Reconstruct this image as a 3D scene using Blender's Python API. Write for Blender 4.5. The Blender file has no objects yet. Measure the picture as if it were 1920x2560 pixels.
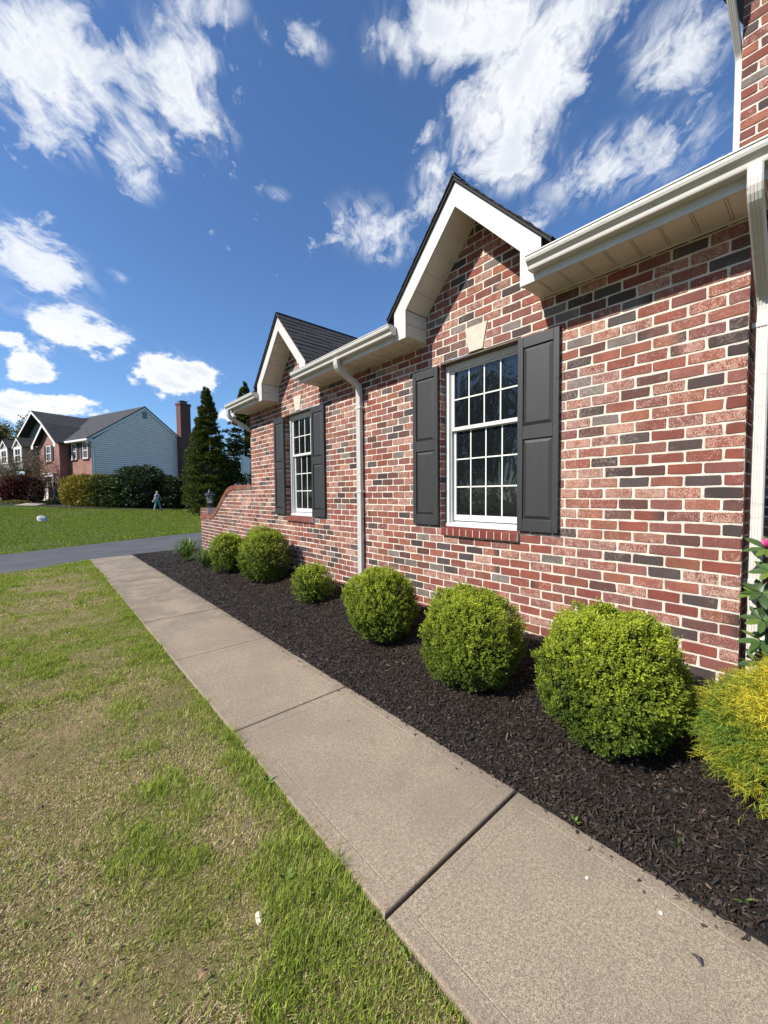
import bpy, bmesh, math, random
import numpy as np
from mathutils import Matrix, Vector

random.seed(7)
rng = np.random.default_rng(11)
R = math.radians
scene = bpy.context.scene
col = scene.collection

# ------------------------------------------------------------------ camera
EYE = 1.58
right_v = (0.75105458, -0.66018084, -0.00884676)
up_v = (0.03605524, 0.02763156, 0.99896773)
fwd_v = (0.65925491, 0.75059826, -0.04455578)
cam_d = bpy.data.cameras.new('camera')
cam = bpy.data.objects.new('camera', cam_d)
col.objects.link(cam)
cam.matrix_world = Matrix(((right_v[0], up_v[0], -fwd_v[0], 0), (right_v[1], up_v[1], -fwd_v[1], 0),
                           (right_v[2], up_v[2], -fwd_v[2], EYE), (0, 0, 0, 1)))
cam_d.sensor_fit = 'VERTICAL'
cam_d.sensor_height = 36
cam_d.lens = 980 / 2560 * 36
cam_d.clip_start = 0.02
cam_d.clip_end = 3000
scene.camera = cam

# ------------------------------------------------------------------ light and exposure
SUN_DIR = Vector((-0.724, 0.178, 0.6665)).normalized()
SUN_EL = math.asin(SUN_DIR.z)
SUN_AZ = math.atan2(SUN_DIR.x, SUN_DIR.y)
sun_d = bpy.data.lights.new('sun', 'SUN')
sun_d.energy = 5.0
sun_d.angle = R(0.53)
sun_d.color = (1.0, 0.945, 0.86)
sun = bpy.data.objects.new('sun', sun_d)
sun.rotation_euler = SUN_DIR.to_track_quat('Z', 'Y').to_euler()
sun.location = (-20, 5, 30)
col.objects.link(sun)
scene.view_settings.view_transform = 'Standard'
scene.view_settings.look = 'None'
scene.view_settings.exposure = 0.56
scene.view_settings.gamma = 1.0
scene.cycles.max_bounces = 8
scene.cycles.transparent_max_bounces = 12
scene.cycles.use_adaptive_sampling = False
scene.cycles.sample_clamp_indirect = 3.0
scene.cycles.use_denoising = True
scene.cycles.denoiser = 'OPENIMAGEDENOISE'
scene.cycles.denoising_input_passes = 'RGB_ALBEDO_NORMAL'
scene.cycles.denoising_prefilter = 'ACCURATE'

# ------------------------------------------------------------------ node helpers
class NT:
    def __init__(self, tree):
        self.t = tree
    def n(self, typ, **kw):
        nd = self.t.nodes.new(typ)
        for k, v in kw.items():
            if k == 'ins':
                for kk, vv in v.items():
                    self.put(nd.inputs[kk], vv)
            else:
                setattr(nd, k, v)
        return nd
    def put(self, sock, v):
        if isinstance(v, bpy.types.NodeSocket):
            self.t.links.new(v, sock)
        else:
            sock.default_value = v
    def math(self, op, a, b=0.0, c=0.0, clamp=False):
        nd = self.n('ShaderNodeMath', operation=op, use_clamp=clamp)
        self.put(nd.inputs[0], a); self.put(nd.inputs[1], b); self.put(nd.inputs[2], c)
        return nd.outputs[0]
    def ramp(self, v, lo, hi, a=0.0, b=1.0, smooth=True):
        nd = self.n('ShaderNodeMapRange', interpolation_type='SMOOTHSTEP' if smooth else 'LINEAR')
        for k, x in enumerate((v, lo, hi, a, b)):
            self.put(nd.inputs[k], x)
        return nd.outputs[0]
    def mix(self, f, a, b, mode='MIX'):
        nd = self.n('ShaderNodeMix', data_type='RGBA', blend_type=mode)
        self.put(nd.inputs[0], f)
        for k, x in ((6, a), (7, b)):
            if isinstance(x, (tuple, list)) and len(x) == 3:
                x = (*x, 1)
            self.put(nd.inputs[k], x)
        return nd.outputs[2]
    def noise(self, vec, scale, detail=4, rough=.55, dist=0.0, dim='3D'):
        nd = self.n('ShaderNodeTexNoise', noise_dimensions=dim)
        self.put(nd.inputs['Vector'], vec)
        nd.inputs['Scale'].default_value = scale
        nd.inputs['Detail'].default_value = detail
        nd.inputs['Roughness'].default_value = rough
        nd.inputs['Distortion'].default_value = dist
        return nd.outputs['Fac']
    def voro(self, vec, scale, feature='F1', out='Distance', rand=1.0):
        nd = self.n('ShaderNodeTexVoronoi', feature=feature)
        self.put(nd.inputs['Vector'], vec)
        nd.inputs['Scale'].default_value = scale
        nd.inputs['Randomness'].default_value = rand
        return nd.outputs[out]
    def obj(self):
        return self.n('ShaderNodeTexCoord').outputs['Object']
    def pos(self):
        return self.n('ShaderNodeNewGeometry').outputs['Position']
    def sep(self, v):
        nd = self.n('ShaderNodeSeparateXYZ'); self.put(nd.inputs[0], v)
        return nd.outputs
    def comb(self, x=0.0, y=0.0, z=0.0):
        nd = self.n('ShaderNodeCombineXYZ')
        for k, v in enumerate((x, y, z)):
            self.put(nd.inputs[k], v)
        return nd.outputs[0]
    def scale(self, v, s):
        nd = self.n('ShaderNodeVectorMath', operation='MULTIPLY')
        self.put(nd.inputs[0], v); nd.inputs[1].default_value = s
        return nd.outputs[0]
    def attr(self, name, out='Color'):
        return self.n('ShaderNodeAttribute', attribute_name=name).outputs[out]
    def bump(self, h, strength=.3, dist=.01):
        nd = self.n('ShaderNodeBump')
        self.put(nd.inputs['Height'], h)
        nd.inputs['Strength'].default_value = strength
        nd.inputs['Distance'].default_value = dist
        return nd.outputs[0]

def new_mat(name):
    m = bpy.data.materials.new(name)
    m.use_nodes = True
    t = NT(m.node_tree)
    b = m.node_tree.nodes['Principled BSDF']
    return m, t, b

def simple_mat(name, c, rough=.5, var=.12, vscale=6, dirt=None, dirt_amt=.0, bump=0.0, bscale=60, spec=.5, metal=0):
    """painted or plain surface: base colour with a soft large variation, fine grain, optional dirt"""
    m, t, b = new_mat(name)
    p = t.obj()
    f = t.noise(p, vscale, 6, .6)
    a = tuple(x * (1 - var) for x in c); bb = tuple(min(1, x * (1 + var)) for x in c)
    out = t.mix(t.ramp(f, .3, .7), a, bb)
    if dirt:
        d = t.noise(p, vscale * 2.3, 8, .7)
        out = t.mix(t.ramp(d, .56, .78, 0, dirt_amt), out, dirt)
    t.put(b.inputs['Base Color'], out)
    b.inputs['Roughness'].default_value = rough
    b.inputs['Metallic'].default_value = metal
    b.inputs['Specular IOR Level'].default_value = spec
    if bump:
        t.put(b.inputs['Normal'], t.bump(t.noise(p, bscale, 6, .6), bump, .004))
    return m

def leaf_mat(name, rough=.5, trans=.35, spec=.35):
    """foliage: colour from the mesh's own 'col' attribute, light passing through"""
    m, t, b = new_mat(name)
    c = t.attr('col')
    t.put(b.inputs['Base Color'], c)
    b.inputs['Roughness'].default_value = rough
    b.inputs['Specular IOR Level'].default_value = spec
    if trans > 0:
        tr = t.n('ShaderNodeBsdfTranslucent')
        t.put(tr.inputs['Color'], t.mix(1.0, c, (1.0, 1.05, .55), 'MULTIPLY'))
        mx = t.n('ShaderNodeMixShader')
        mx.inputs[0].default_value = trans
        t.t.links.new(b.outputs[0], mx.inputs[1]); t.t.links.new(tr.outputs[0], mx.inputs[2])
        t.t.links.new(mx.outputs[0], t.t.nodes['Material Output'].inputs['Surface'])
    return m

# ------------------------------------------------------------------ sky (world): sky texture with drifting clouds
world = bpy.data.worlds.new('World')
scene.world = world
world.use_nodes = True
wt = NT(world.node_tree)
for nd in list(world.node_tree.nodes):
    world.node_tree.nodes.remove(nd)
sky = wt.n('ShaderNodeTexSky', sky_type='NISHITA')
sky.sun_disc = False
sky.sun_elevation = SUN_EL
sky.sun_rotation = SUN_AZ
sky.altitude = 100
sky.air_density = 1.0
sky.dust_density = 0.35
sky.ozone_density = 2.2
d = wt.n('ShaderNodeTexCoord').outputs['Generated']
dx, dy, dz = wt.sep(d)
k = wt.math('ADD', wt.math('MAXIMUM', dz, 0.0), .25)
# the wind blows along this heading; clouds are drawn out along it
q1 = wt.math('DIVIDE', wt.math('ADD', wt.math('MULTIPLY', dx, .6599), wt.math('MULTIPLY', dy, .7513)), k)
q2 = wt.math('DIVIDE', wt.math('ADD', wt.math('MULTIPLY', dx, .7511), wt.math('MULTIPLY', dy, -.6602)), k)
BANKS = [  # cloud banks: centre, two rows of the inverse of their half axes, weight
(0.697, -0.563, 8.689, 2.705, 0.367, -9.624, 1.0),
(0.844, -0.521, 12.893, 4.196, -0.312, -21.112, 0.8),
(0.742, -0.344, 10.77, -0.729, 2.339, 12.811, 0.95),
(0.785, -0.446, 12.513, 2.622, 0.944, 28.536, 0.8),
(0.634, -0.269, 7.956, 17.169, 40.949, -2.015, 0.7),
(0.626, -0.465, 18.923, 23.536, 45.034, -3.531, 0.6),
(0.682, -0.119, 20.511, 13.25, -37.383, 28.61, 0.5),
(0.663, -0.186, 43.598, 7.024, -21.714, 78.682, 0.35),
(1.073, -0.907, 7.751, 4.96, 3.267, -9.605, 1.0),
(1.34, -1.027, 4.931, 4.217, 3.51, -6.11, 1.0),
(1.488, -1.3, 7.338, 8.108, 4.819, -4.253, 1.0),
(1.681, -0.858, 3.596, 4.686, 4.962, -4.17, 1.05),
(1.803, -1.47, 2.659, 3.166, 6.479, -3.693, 1.0),
(2.111, -0.807, 3.565, 9.047, 6.689, -4.101, 0.8),
(1.331, -1.248, 14.023, 14.391, 16.261, -4.795, 0.8),
(1.138, -0.758, 26.197, 21.724, 25.583, -32.503, 0.6),
(0.741, 0.264, -5.255, 2.408, 5.598, 10.227, 1.15),
(0.66, 0.175, -0.252, 6.946, 18.159, 1.606, 1.1),
(0.688, 0.036, 22.705, 5.532, -23.36, 41.663, 0.75),
(0.755, 0.158, 9.731, 27.389, 27.329, 4.947, 0.8),
(0.668, 0.492, -11.856, 5.825, 7.971, 12.033, 0.8),
(0.858, 0.516, -4.554, 4.289, 10.462, 6.526, 0.72),
(0.874, 0.253, 1.036, 9.242, 15.501, -1.833, 0.95),
(1.062, -0.009, 1.039, 7.981, 10.405, -3.316, 0.6),
(0.93, 0.125, -10.873, 4.552, 6.48, 20.212, 0.9),
(0.996, 0.385, -8.007, 20.311, 20.615, 6.606, 0.5),
(0.819, 0.099, -22.192, 23.544, 34.693, 36.022, 0.45),
(0.943, -0.249, 11.342, 22.447, 40.967, -12.925, 0.3),
]
bank = None
wob = wt.noise(wt.comb(wt.math('MULTIPLY', q1, .7), q2, 0.0), 5.0, 3, .5)
for c1, c2, m11, m12, m21, m22, w in BANKS:
    u = wt.math('SUBTRACT', q1, c1); v = wt.math('SUBTRACT', q2, c2)
    a = wt.math('ADD', wt.math('MULTIPLY', u, m11), wt.math('MULTIPLY', v, m12))
    b = wt.math('ADD', wt.math('MULTIPLY', u, m21), wt.math('MULTIPLY', v, m22))
    r2 = wt.math('ADD', wt.math('MULTIPLY', a, a), wt.math('MULTIPLY', b, b))
    f = wt.math('MULTIPLY', wt.math('DIVIDE', 1.0, wt.math('ADD', 1.0, wt.math('MULTIPLY', r2, r2))), w)
    bank = f if bank is None else wt.math('MAXIMUM', bank, f)
# clouds elsewhere in the sky, out of the picture
far_mask = wt.ramp(wt.math('ADD', wt.math('MULTIPLY', dx, .6599), wt.math('MULTIPLY', dy, .7513)), .30, -.10, 0, .45)
rnd = wt.ramp(wt.noise(wt.comb(q1, q2, 3.0), 1.6, 3, .5), .45, .65)
bank = wt.math('MAXIMUM', bank, wt.math('MULTIPLY', far_mask, rnd))
low = wt.ramp(dz, .22, .50)                     # 0 near the horizon, 1 high up
# fibres: the wind's warp of the pattern, then several sizes of billow
warp = wt.n('ShaderNodeTexNoise', noise_dimensions='3D')
wt.put(warp.inputs['Vector'], wt.comb(q1, q2, 2.0)); warp.inputs['Scale'].default_value = 7.0; warp.inputs['Detail'].default_value = 3.0
wv = wt.n('ShaderNodeVectorMath', operation='SUBTRACT'); wt.put(wv.inputs[0], warp.outputs['Color']); wv.inputs[1].default_value = (.5, .5, .5)
wsc = wt.scale(wv.outputs[0], (.10, .10, 0))
base_v = wt.n('ShaderNodeVectorMath', operation='ADD'); wt.put(base_v.inputs[0], wt.comb(q1, q2, 0.0)); wt.put(base_v.inputs[1], wsc)
bv = base_v.outputs[0]
n_big = wt.noise(wt.scale(bv, (.9, 1, 1)), 9.0, 4, .5)
n_mid = wt.noise(wt.scale(bv, (.82, 1, 1)), 24.0, 7, .60)
n_fin = wt.noise(wt.scale(bv, (.8, 1, 1)), 80.0, 6, .62)
lowv = wt.scale(d, (1, 1, 1.7))
l_big = wt.noise(lowv, 7.5, 4, .5)
l_mid = wt.noise(lowv, 21.0, 7, .58)
l_fin = wt.noise(lowv, 70.0, 5, .6)
def cen(n, a): return wt.math('MULTIPLY', wt.math('SUBTRACT', n, .5), a)
nsum_hi = wt.math('ADD', wt.math('ADD', cen(n_big, 3.0), cen(n_mid, 2.6)), cen(n_fin, .9))
nsum_lo = wt.math('ADD', wt.math('ADD', cen(l_big, 3.0), cen(l_mid, 2.8)), cen(l_fin, .8))
nsum = wt.math('ADD', wt.math('MULTIPLY', low, nsum_hi), wt.math('MULTIPLY', wt.math('SUBTRACT', 1.0, low), nsum_lo))
dens = wt.math('ADD', nsum, wt.math('SUBTRACT', wt.math('MULTIPLY', bank, 1.62), .84))
soft_hi = wt.ramp(dens, -.16, .92, smooth=False)
soft_lo = wt.ramp(dens, -.06, .50)
veil_n = wt.noise(wt.scale(bv, (.35, 1, 1)), 17.0, 10, .62)
veil = wt.math('MULTIPLY', wt.math('MULTIPLY', wt.ramp(veil_n, .44, .68), wt.ramp(bank, .10, .60)), wt.math('MULTIPLY', low, .60))
cov = wt.math('MAXIMUM', wt.math('ADD', wt.math('MULTIPLY', low, soft_hi), wt.math('MULTIPLY', wt.math('SUBTRACT', 1.0, low), soft_lo)), veil)
shade = wt.ramp(wt.math('ADD', wt.math('MULTIPLY', n_big, .55), wt.math('MULTIPLY', n_mid, .45)), .33, .70)
thick = wt.ramp(dens, .15, 1.2)
ccol = wt.mix(wt.math('MULTIPLY', thick, shade), (8.1, 8.2, 8.3), (5.9, 6.25, 6.8))
skyc = wt.mix(1.0, sky.outputs[0], (0.76, 1.0, 1.26), 'MULTIPLY')
full = wt.mix(wt.math('MULTIPLY', cov, .96), skyc, ccol)
bg = wt.n('ShaderNodeBackground')
wt.put(bg.inputs['Color'], full)
bg.inputs['Strength'].default_value = 0.092
wo = wt.n('ShaderNodeOutputWorld')
world.node_tree.links.new(bg.outputs[0], wo.inputs[0])

# ------------------------------------------------------------------ geometry helpers
class MB:
    """collects faces into one mesh; every vertex may carry a colour"""
    def __init__(self):
        self.v = []; self.f = []; self.c = []
    def add(self, vs, fs, c=None):
        o = len(self.v)
        self.v.extend([tuple(x) for x in vs])
        self.f.extend([tuple(i + o for i in f) for f in fs])
        cc = (*(c or (.5, .5, .5)), 1.0)[:4] if c is None or len(c) == 3 else tuple(c)
        self.c.extend([cc] * len(vs))
        return self
    def box(self, x0, x1, y0, y1, z0, z1, b=.004, c=None):
        """box with chamfered edges"""
        b = min(b, (x1 - x0) * .45, (y1 - y0) * .45, (z1 - z0) * .45)
        if b <= 0:
            vs = [(x, y, z) for x in (x0, x1) for y in (y0, y1) for z in (z0, z1)]
            return self.add(vs, [(0, 1, 3, 2), (4, 6, 7, 5), (0, 4, 5, 1), (2, 3, 7, 6), (0, 2, 6, 4), (1, 5, 7, 3)], c)
        vs = []; ix = {}
        X = (x0, x1); Y = (y0, y1); Z = (z0, z1); s = (1, -1)
        for i in (0, 1):
            for j in (0, 1):
                for k in (0, 1):
                    for a in range(3):
                        p = [X[i], Y[j], Z[k]]
                        for e, (t, g) in enumerate(zip((i, j, k), range(3))):
                            if g != a:
                                p[g] += s[t] * b
                        ix[i, j, k, a] = len(vs); vs.append(p)
        fs = []
        for a in range(3):
            o1, o2 = [g for g in range(3) if g != a]
            for t in (0, 1):
                def key(p, q):
                    e = [0, 0, 0]; e[a] = t; e[o1] = p; e[o2] = q
                    return ix[e[0], e[1], e[2], a]
                q = [key(0, 0), key(1, 0), key(1, 1), key(0, 1)]
                if (t == 0) != (a == 1): q.reverse()
                fs.append(q)
        for a in range(3):   # edges along axis a
            o1, o2 = [g for g in range(3) if g != a]
            for p in (0, 1):
                for q in (0, 1):
                    def key(t, ax):
                        e = [0, 0, 0]; e[a] = t; e[o1] = p; e[o2] = q
                        return ix[e[0], e[1], e[2], ax]
                    fs.append((key(0, o1), key(1, o1), key(1, o2), key(0, o2)))
        for i in (0, 1):
            for j in (0, 1):
                for k in (0, 1):
                    fs.append((ix[i, j, k, 0], ix[i, j, k, 1], ix[i, j, k, 2]))
        return self.add(vs, fs, c)
    def prism(self, poly, off, c=None):
        """polygon (3-D points) extruded by the vector off"""
        n = len(poly)
        vs = [tuple(p) for p in poly] + [tuple(p[k] + off[k] for k in range(3)) for p in poly]
        fs = [tuple(range(n))[::-1], tuple(range(n, 2 * n))]
        fs += [(i, (i + 1) % n, n + (i + 1) % n, n + i) for i in range(n)]
        return self.add(vs, fs, c)
    def tube(self, pts, rad, n=8, c=None, cap=True):
        pts = [Vector(p) for p in pts]
        if not isinstance(rad, (list, tuple)): rad = [rad] * len(pts)
        vs = []; fs = []
        prev = None
        for i, p in enumerate(pts):
            t = (pts[min(i + 1, len(pts) - 1)] - pts[max(i - 1, 0)]).normalized()
            a = prev if prev is not None else (Vector((0, 0, 1)) if abs(t.z) < .9 else Vector((1, 0, 0)))
            x = (a - t * a.dot(t)).normalized(); prev = x
            y = t.cross(x)
            for k in range(n):
                an = 2 * math.pi * k / n
                vs.append(p + (x * math.cos(an) + y * math.sin(an)) * rad[i])
        for i in range(len(pts) - 1):
            for k in range(n):
                fs.append((i * n + k, i * n + (k + 1) % n, (i + 1) * n + (k + 1) % n, (i + 1) * n + k))
        if cap:
            fs.append(tuple(range(n))[::-1]); fs.append(tuple(range((len(pts) - 1) * n, len(pts) * n)))
        return self.add(vs, fs, c)
    def rect_tube(self, pts, w, d, side, c=None, b=.008, rib=0.0):
        """rectangular pipe: w along the fixed vector 'side', d across; front face may carry ribs"""
        pts = [Vector(p) for p in pts]; side = Vector(side)
        prof = [(-w/2 + b, -d/2), (w/2 - b, -d/2), (w/2, -d/2 + b), (w/2, d/2 - b)]
        if rib:
            xs = [w/2 - b]
            m = 3
            step = (w - 2 * b) / (2 * m + 1)
            for i in range(m):
                x = w/2 - b - step * (2 * i + 1)
                xs_l = [(x + .001, d/2), (x, d/2 - rib), (x - step, d/2 - rib), (x - step - .001, d/2)]
                prof += ([(w/2 - b, d/2)] if i == 0 else []) + xs_l
            prof += [(-w/2 + b, d/2)]
        else:
            prof += [(w/2 - b, d/2), (-w/2 + b, d/2)]
        prof += [(-w/2, d/2 - b), (-w/2, -d/2 + b)]
        n = len(prof); vs = []; fs = []
        for i, p in enumerate(pts):
            t1 = (pts[i] - pts[i-1]).normalized() if i else (pts[1] - pts[0]).normalized()
            t2 = (pts[i+1] - pts[i]).normalized() if i < len(pts) - 1 else t1
            t = (t1 + t2).normalized()
            nrm = side.cross(t1).normalized(); nrm2 = side.cross(t2).normalized()
            m = (nrm + nrm2).normalized(); m = m / max(.3, m.dot(nrm))
            for a, e in prof:
                vs.append(p + side * a + m * e)
        for i in range(len(pts) - 1):
            for k in range(n):
                fs.append((i*n + k, i*n + (k+1) % n, (i+1)*n + (k+1) % n, (i+1)*n + k))
        fs.append(tuple(range(n))[::-1]); fs.append(tuple(range((len(pts)-1)*n, len(pts)*n)))
        return self.add(vs, fs, c)
    def lathe(self, prof, cx, cy, n=12, c=None, rot=0.0):
        vs = []; fs = []
        for r_, z in prof:
            for k in range(n):
                a = 2*math.pi*(k + rot)/n
                vs.append((cx + r_*math.cos(a), cy + r_*math.sin(a), z))
        for i in range(len(prof)-1):
            for k in range(n):
                fs.append((i*n+k, i*n+(k+1) % n, (i+1)*n+(k+1) % n, (i+1)*n+k))
        fs.append(tuple(range(n))[::-1]); fs.append(tuple(range((len(prof)-1)*n, len(prof)*n)))
        return self.add(vs, fs, c)
    def build(self, name, m, parent=None, smooth=False):
        me = bpy.data.meshes.new(name)
        me.from_pydata(self.v, [], self.f)
        bm = bmesh.new(); bm.from_mesh(me)
        bmesh.ops.recalc_face_normals(bm, faces=bm.faces)
        bm.to_mesh(me); bm.free()
        at = me.color_attributes.new('col', 'FLOAT_COLOR', 'POINT')
        at.data.foreach_set('color', np.array(self.c, dtype=np.float32).ravel())
        if smooth:
            me.polygons.foreach_set('use_smooth', [True] * len(me.polygons))
        me.materials.append(m)
        o = bpy.data.objects.new(name, me)
        col.objects.link(o)
        if parent: o.parent = parent
        return o

def np_mesh(name, verts, faces, colors, m, parent=None, smooth=False):
    """mesh from numpy arrays, all faces with the same number of corners (colors per vertex)"""
    me = bpy.data.meshes.new(name)
    nv, nf, kk = len(verts), len(faces), faces.shape[1]
    me.vertices.add(nv); me.loops.add(nf * kk); me.polygons.add(nf)
    me.vertices.foreach_set('co', verts.astype(np.float32).ravel())
    me.loops.foreach_set('vertex_index', faces.astype(np.int32).ravel())
    me.polygons.foreach_set('loop_start', np.arange(0, nf * kk, kk, dtype=np.int32))
    if smooth:
        me.polygons.foreach_set('use_smooth', np.ones(nf, dtype=bool))
    me.update(calc_edges=True)
    if colors is not None:
        at = me.color_attributes.new('col', 'FLOAT_COLOR', 'POINT')
        c4 = np.ones((nv, 4), dtype=np.float32); c4[:, :3] = colors
        at.data.foreach_set('color', c4.ravel())
    me.materials.append(m)
    o = bpy.data.objects.new(name, me)
    col.objects.link(o)
    if parent: o.parent = parent
    return o

def tag(o, label=None, cat=None, group=None, kind=None):
    if label: o['label'] = label
    if cat: o['category'] = cat
    if group: o['group'] = group
    if kind: o['kind'] = kind
    return o

def thing(name, label, cat, loc=(0, 0, 0), rz=0.0, group=None):
    o = bpy.data.objects.new(name, None)
    o.empty_display_size = .2
    col.objects.link(o)
    o.location = loc; o.rotation_euler = (0, 0, rz)
    return tag(o, label, cat, group)

# smooth value noise for layouts (numpy)
def _hash(ix, iy, iz, s):
    h = (ix * 374761393 + iy * 668265263 + iz * 2147483647 + s * 1274126177) & 0xffffffff
    h = ((h ^ (h >> 13)) * 1274126177) & 0xffffffff
    return ((h ^ (h >> 16)) & 0xffffff) / float(0xffffff)
def vnoise(p, s=0):
    p = np.asarray(p, dtype=float)
    if p.shape[-1] == 2: p = np.concatenate([p, np.zeros(p.shape[:-1] + (1,))], -1)
    i = np.floor(p).astype(np.int64); f = p - i; f = f*f*(3-2*f)
    out = 0
    for a in (0, 1):
        for b in (0, 1):
            for c in (0, 1):
                w = (f[..., 0] if a else 1-f[..., 0])*(f[..., 1] if b else 1-f[..., 1])*(f[..., 2] if c else 1-f[..., 2])
                out = out + w*_hash(i[..., 0]+a, i[..., 1]+b, i[..., 2]+c, s)
    return out
def fbm(p, s=0, o=4):
    p = np.asarray(p, dtype=float); t = 0; a = .5
    for k in range(o):
        t = t + a*vnoise(p*2**k, s+k); a *= .5
    return t/(1-.5**o)
def unit(a):
    return a/np.maximum(np.linalg.norm(a, axis=-1, keepdims=True), 1e-9)
def rand_dirs(n, g):
    return unit(g.normal(size=(n, 3)))

def leaf_quads(P, D, N, L, W, cup=.15):
    """four-cornered leaves: base P, pointing along D, facing N"""
    D = unit(D); S = unit(np.cross(D, N)); N2 = np.cross(S, D)
    L = np.broadcast_to(np.asarray(L, dtype=float), (len(P),))[:, None]
    W = np.broadcast_to(np.asarray(W, dtype=float), (len(P),))[:, None]
    mid = P + D*L*.5 + N2*L*cup
    v = np.stack([P, mid + S*W*.5, P + D*L, mid - S*W*.5], 1).reshape(-1, 3)
    f = np.arange(len(P)*4).reshape(-1, 4)
    return v, f

def hz(x, y):
    """height of the ground"""
    t = max(0.0, (y - 18)/26.0)
    far = .95*t**2.2 if t < 1.15 else .95*1.15**2.2
    return far
def hz_np(x, y):
    t = np.clip((y-18)/26.0, 0, 1.15)
    return .95*t**2.2
def wall_base(y):
    """height of the mulch where it meets the house wall"""
    return np.interp(y, [-2, .5, 4.5, 6.5, 11.4, 12.6], [.33, .32, .26, .27, .10, .03])
def hmulch(x, y):
    s = np.clip((x-1.82)/(3.31-1.82), 0, 1.2)
    s = s*s*(3-2*s)*.45 + s*.55
    n = (fbm(np.stack([np.asarray(x)*2.2, np.asarray(y)*2.2], -1), 5, 3)-.5)*.05
    edge = np.clip((np.asarray(x)-1.82)/.25, 0, 1)
    return .02 + s*(wall_base(y)-.02) + n*edge

# ------------------------------------------------------------------ ground materials
def lawn_mat(name, greens, straw, patch, straw_amt):
    m, t, b = new_mat(name)
    p = t.pos()
    big = t.noise(p, patch, 5, .6)
    mid = t.noise(p, patch*5, 6, .65)
    fine = t.noise(p, 45, 6, .7)
    g = t.mix(t.ramp(big, .35, .65), greens[0], greens[1])
    g = t.mix(t.ramp(mid, .4, .7), g, greens[2])
    sx = t.math('ADD', t.math('MULTIPLY', big, .5), t.math('MULTIPLY', mid, .5))
    g = t.mix(t.ramp(sx, .62 - straw_amt, .72 - straw_amt, 0, .85), g, straw)
    g = t.mix(t.ramp(fine, .3, .75), g, t.mix(.45, g, (.015, .018, .006)))
    g = t.mix(t.ramp(t.noise(p, patch*3.1, 7, .7), .55, .70, 0, .0 if straw_amt < 0 else .65), g, (.075, .052, .034))
    t.put(b.inputs['Base Color'], g)
    b.inputs['Roughness'].default_value = .9
    b.inputs['Specular IOR Level'].default_value = .15
    t.put(b.inputs['Normal'], t.bump(t.math('ADD', fine, t.noise(p, 12, 5, .6)), .8, .03))
    return m

far_lawn_m = lawn_mat('far_lawn_grass', [(.060, .098, .018), (.078, .115, .024), (.046, .085, .014)], (.16, .15, .06), .22, -.05)
thatch_m = lawn_mat('thatch', [(.22, .18, .08), (.27, .20, .11), (.19, .17, .07)], (.34, .235, .135), 2.3, .12)
grass_m = leaf_mat('grass_blades', .6, .3, .2)
far_grass_m = leaf_mat('mown_grass_blades', .8, .3, .03)

# ground sheet: reaches the horizon and rises gently towards the neighbours
xs = np.concatenate([np.linspace(-900, -60, 12), np.arange(-50, 61, 2.5), np.linspace(70, 900, 12)])
ys = np.concatenate([np.linspace(-900, -40, 10), np.arange(-30, 12, 4.0), np.arange(12, 60, 1.5), np.linspace(64, 1000, 14)])
GX, GY = np.meshgrid(xs, ys, indexing='ij')
v = np.stack([GX, GY, hz_np(GX, GY) - .012], -1).reshape(-1, 3)
n1, n2 = len(xs), len(ys)
ii = (np.arange(n1-1)[:, None]*n2 + np.arange(n2-1)[None]).ravel()
f = np.stack([ii, ii+n2, ii+n2+1, ii+1], 1)
ground = np_mesh('ground', v, f, None, far_lawn_m, smooth=True)
tag(ground, kind='structure')

# ------------------------------------------------------------------ driveway
NEAR = [(-30, -9), (-14, 1.2), (-8, 6.2), (-4, 9.1), (-.67, 11.28), (.88, 12.10), (1.8, 12.36), (2.77, 12.52), (5, 12.9), (9, 13.3), (16, 13.4)]
FAR = [(-34, -3), (-17, 5.0), (-10, 9.6), (-5, 12.7), (-.87, 15.09), (1.46, 16.35), (3.3, 17.3), (5.28, 18.1), (8, 19.6), (11, 21.2), (18, 23.5)]
m, t, b = new_mat('asphalt')
p = t.pos()
agg = t.noise(p, 130, 3, .7)
pat = t.noise(p, .8, 5, .6)
stv = t.scale(p, (.55, 1.6, 1.0))
streak = t.noise(stv, 1.5, 6, .65)
c = t.mix(t.ramp(pat, .35, .65), (.052, .052, .058), (.074, .073, .079))
c = t.mix(t.ramp(agg, .5, .8), c, (.16, .16, .165))
c = t.mix(t.ramp(streak, .5, .72, 0, .5), c, (.12, .117, .117))
t.put(b.inputs['Base Color'], c)
b.inputs['Roughness'].default_value = .85
t.put(b.inputs['Normal'], t.bump(agg, .35, .006))
asphalt_m = m
def dense(pl, n):
    pl = np.array(pl, float); d_ = np.r_[0, np.cumsum(np.hypot(*np.diff(pl, axis=0).T))]
    s_ = np.linspace(0, d_[-1], n)
    return np.stack([np.interp(s_, d_, pl[:, 0]), np.interp(s_, d_, pl[:, 1])], 1)
nd_, fd_ = dense(NEAR, 90), dense(FAR, 90)
rows_ = 9
v = np.concatenate([nd_ + (fd_-nd_)*(k/(rows_-1)) for k in range(rows_)])
zz = hz_np(v[:, 0], v[:, 1]) + .004
v = np.c_[v, zz]
ii = (np.arange(rows_-1)[:, None]*90 + np.arange(89)[None]).ravel()
f = np.stack([ii, ii+1, ii+91, ii+90], 1)
driveway = np_mesh('driveway', v, f, None, asphalt_m)
tag(driveway, kind='structure')

def near_edge_y(x):
    return np.interp(x, [q[0] for q in NEAR], [q[1] for q in NEAR])
def far_edge_y(x):
    return np.interp(x, [q[0] for q in FAR], [q[1] for q in FAR])

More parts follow.
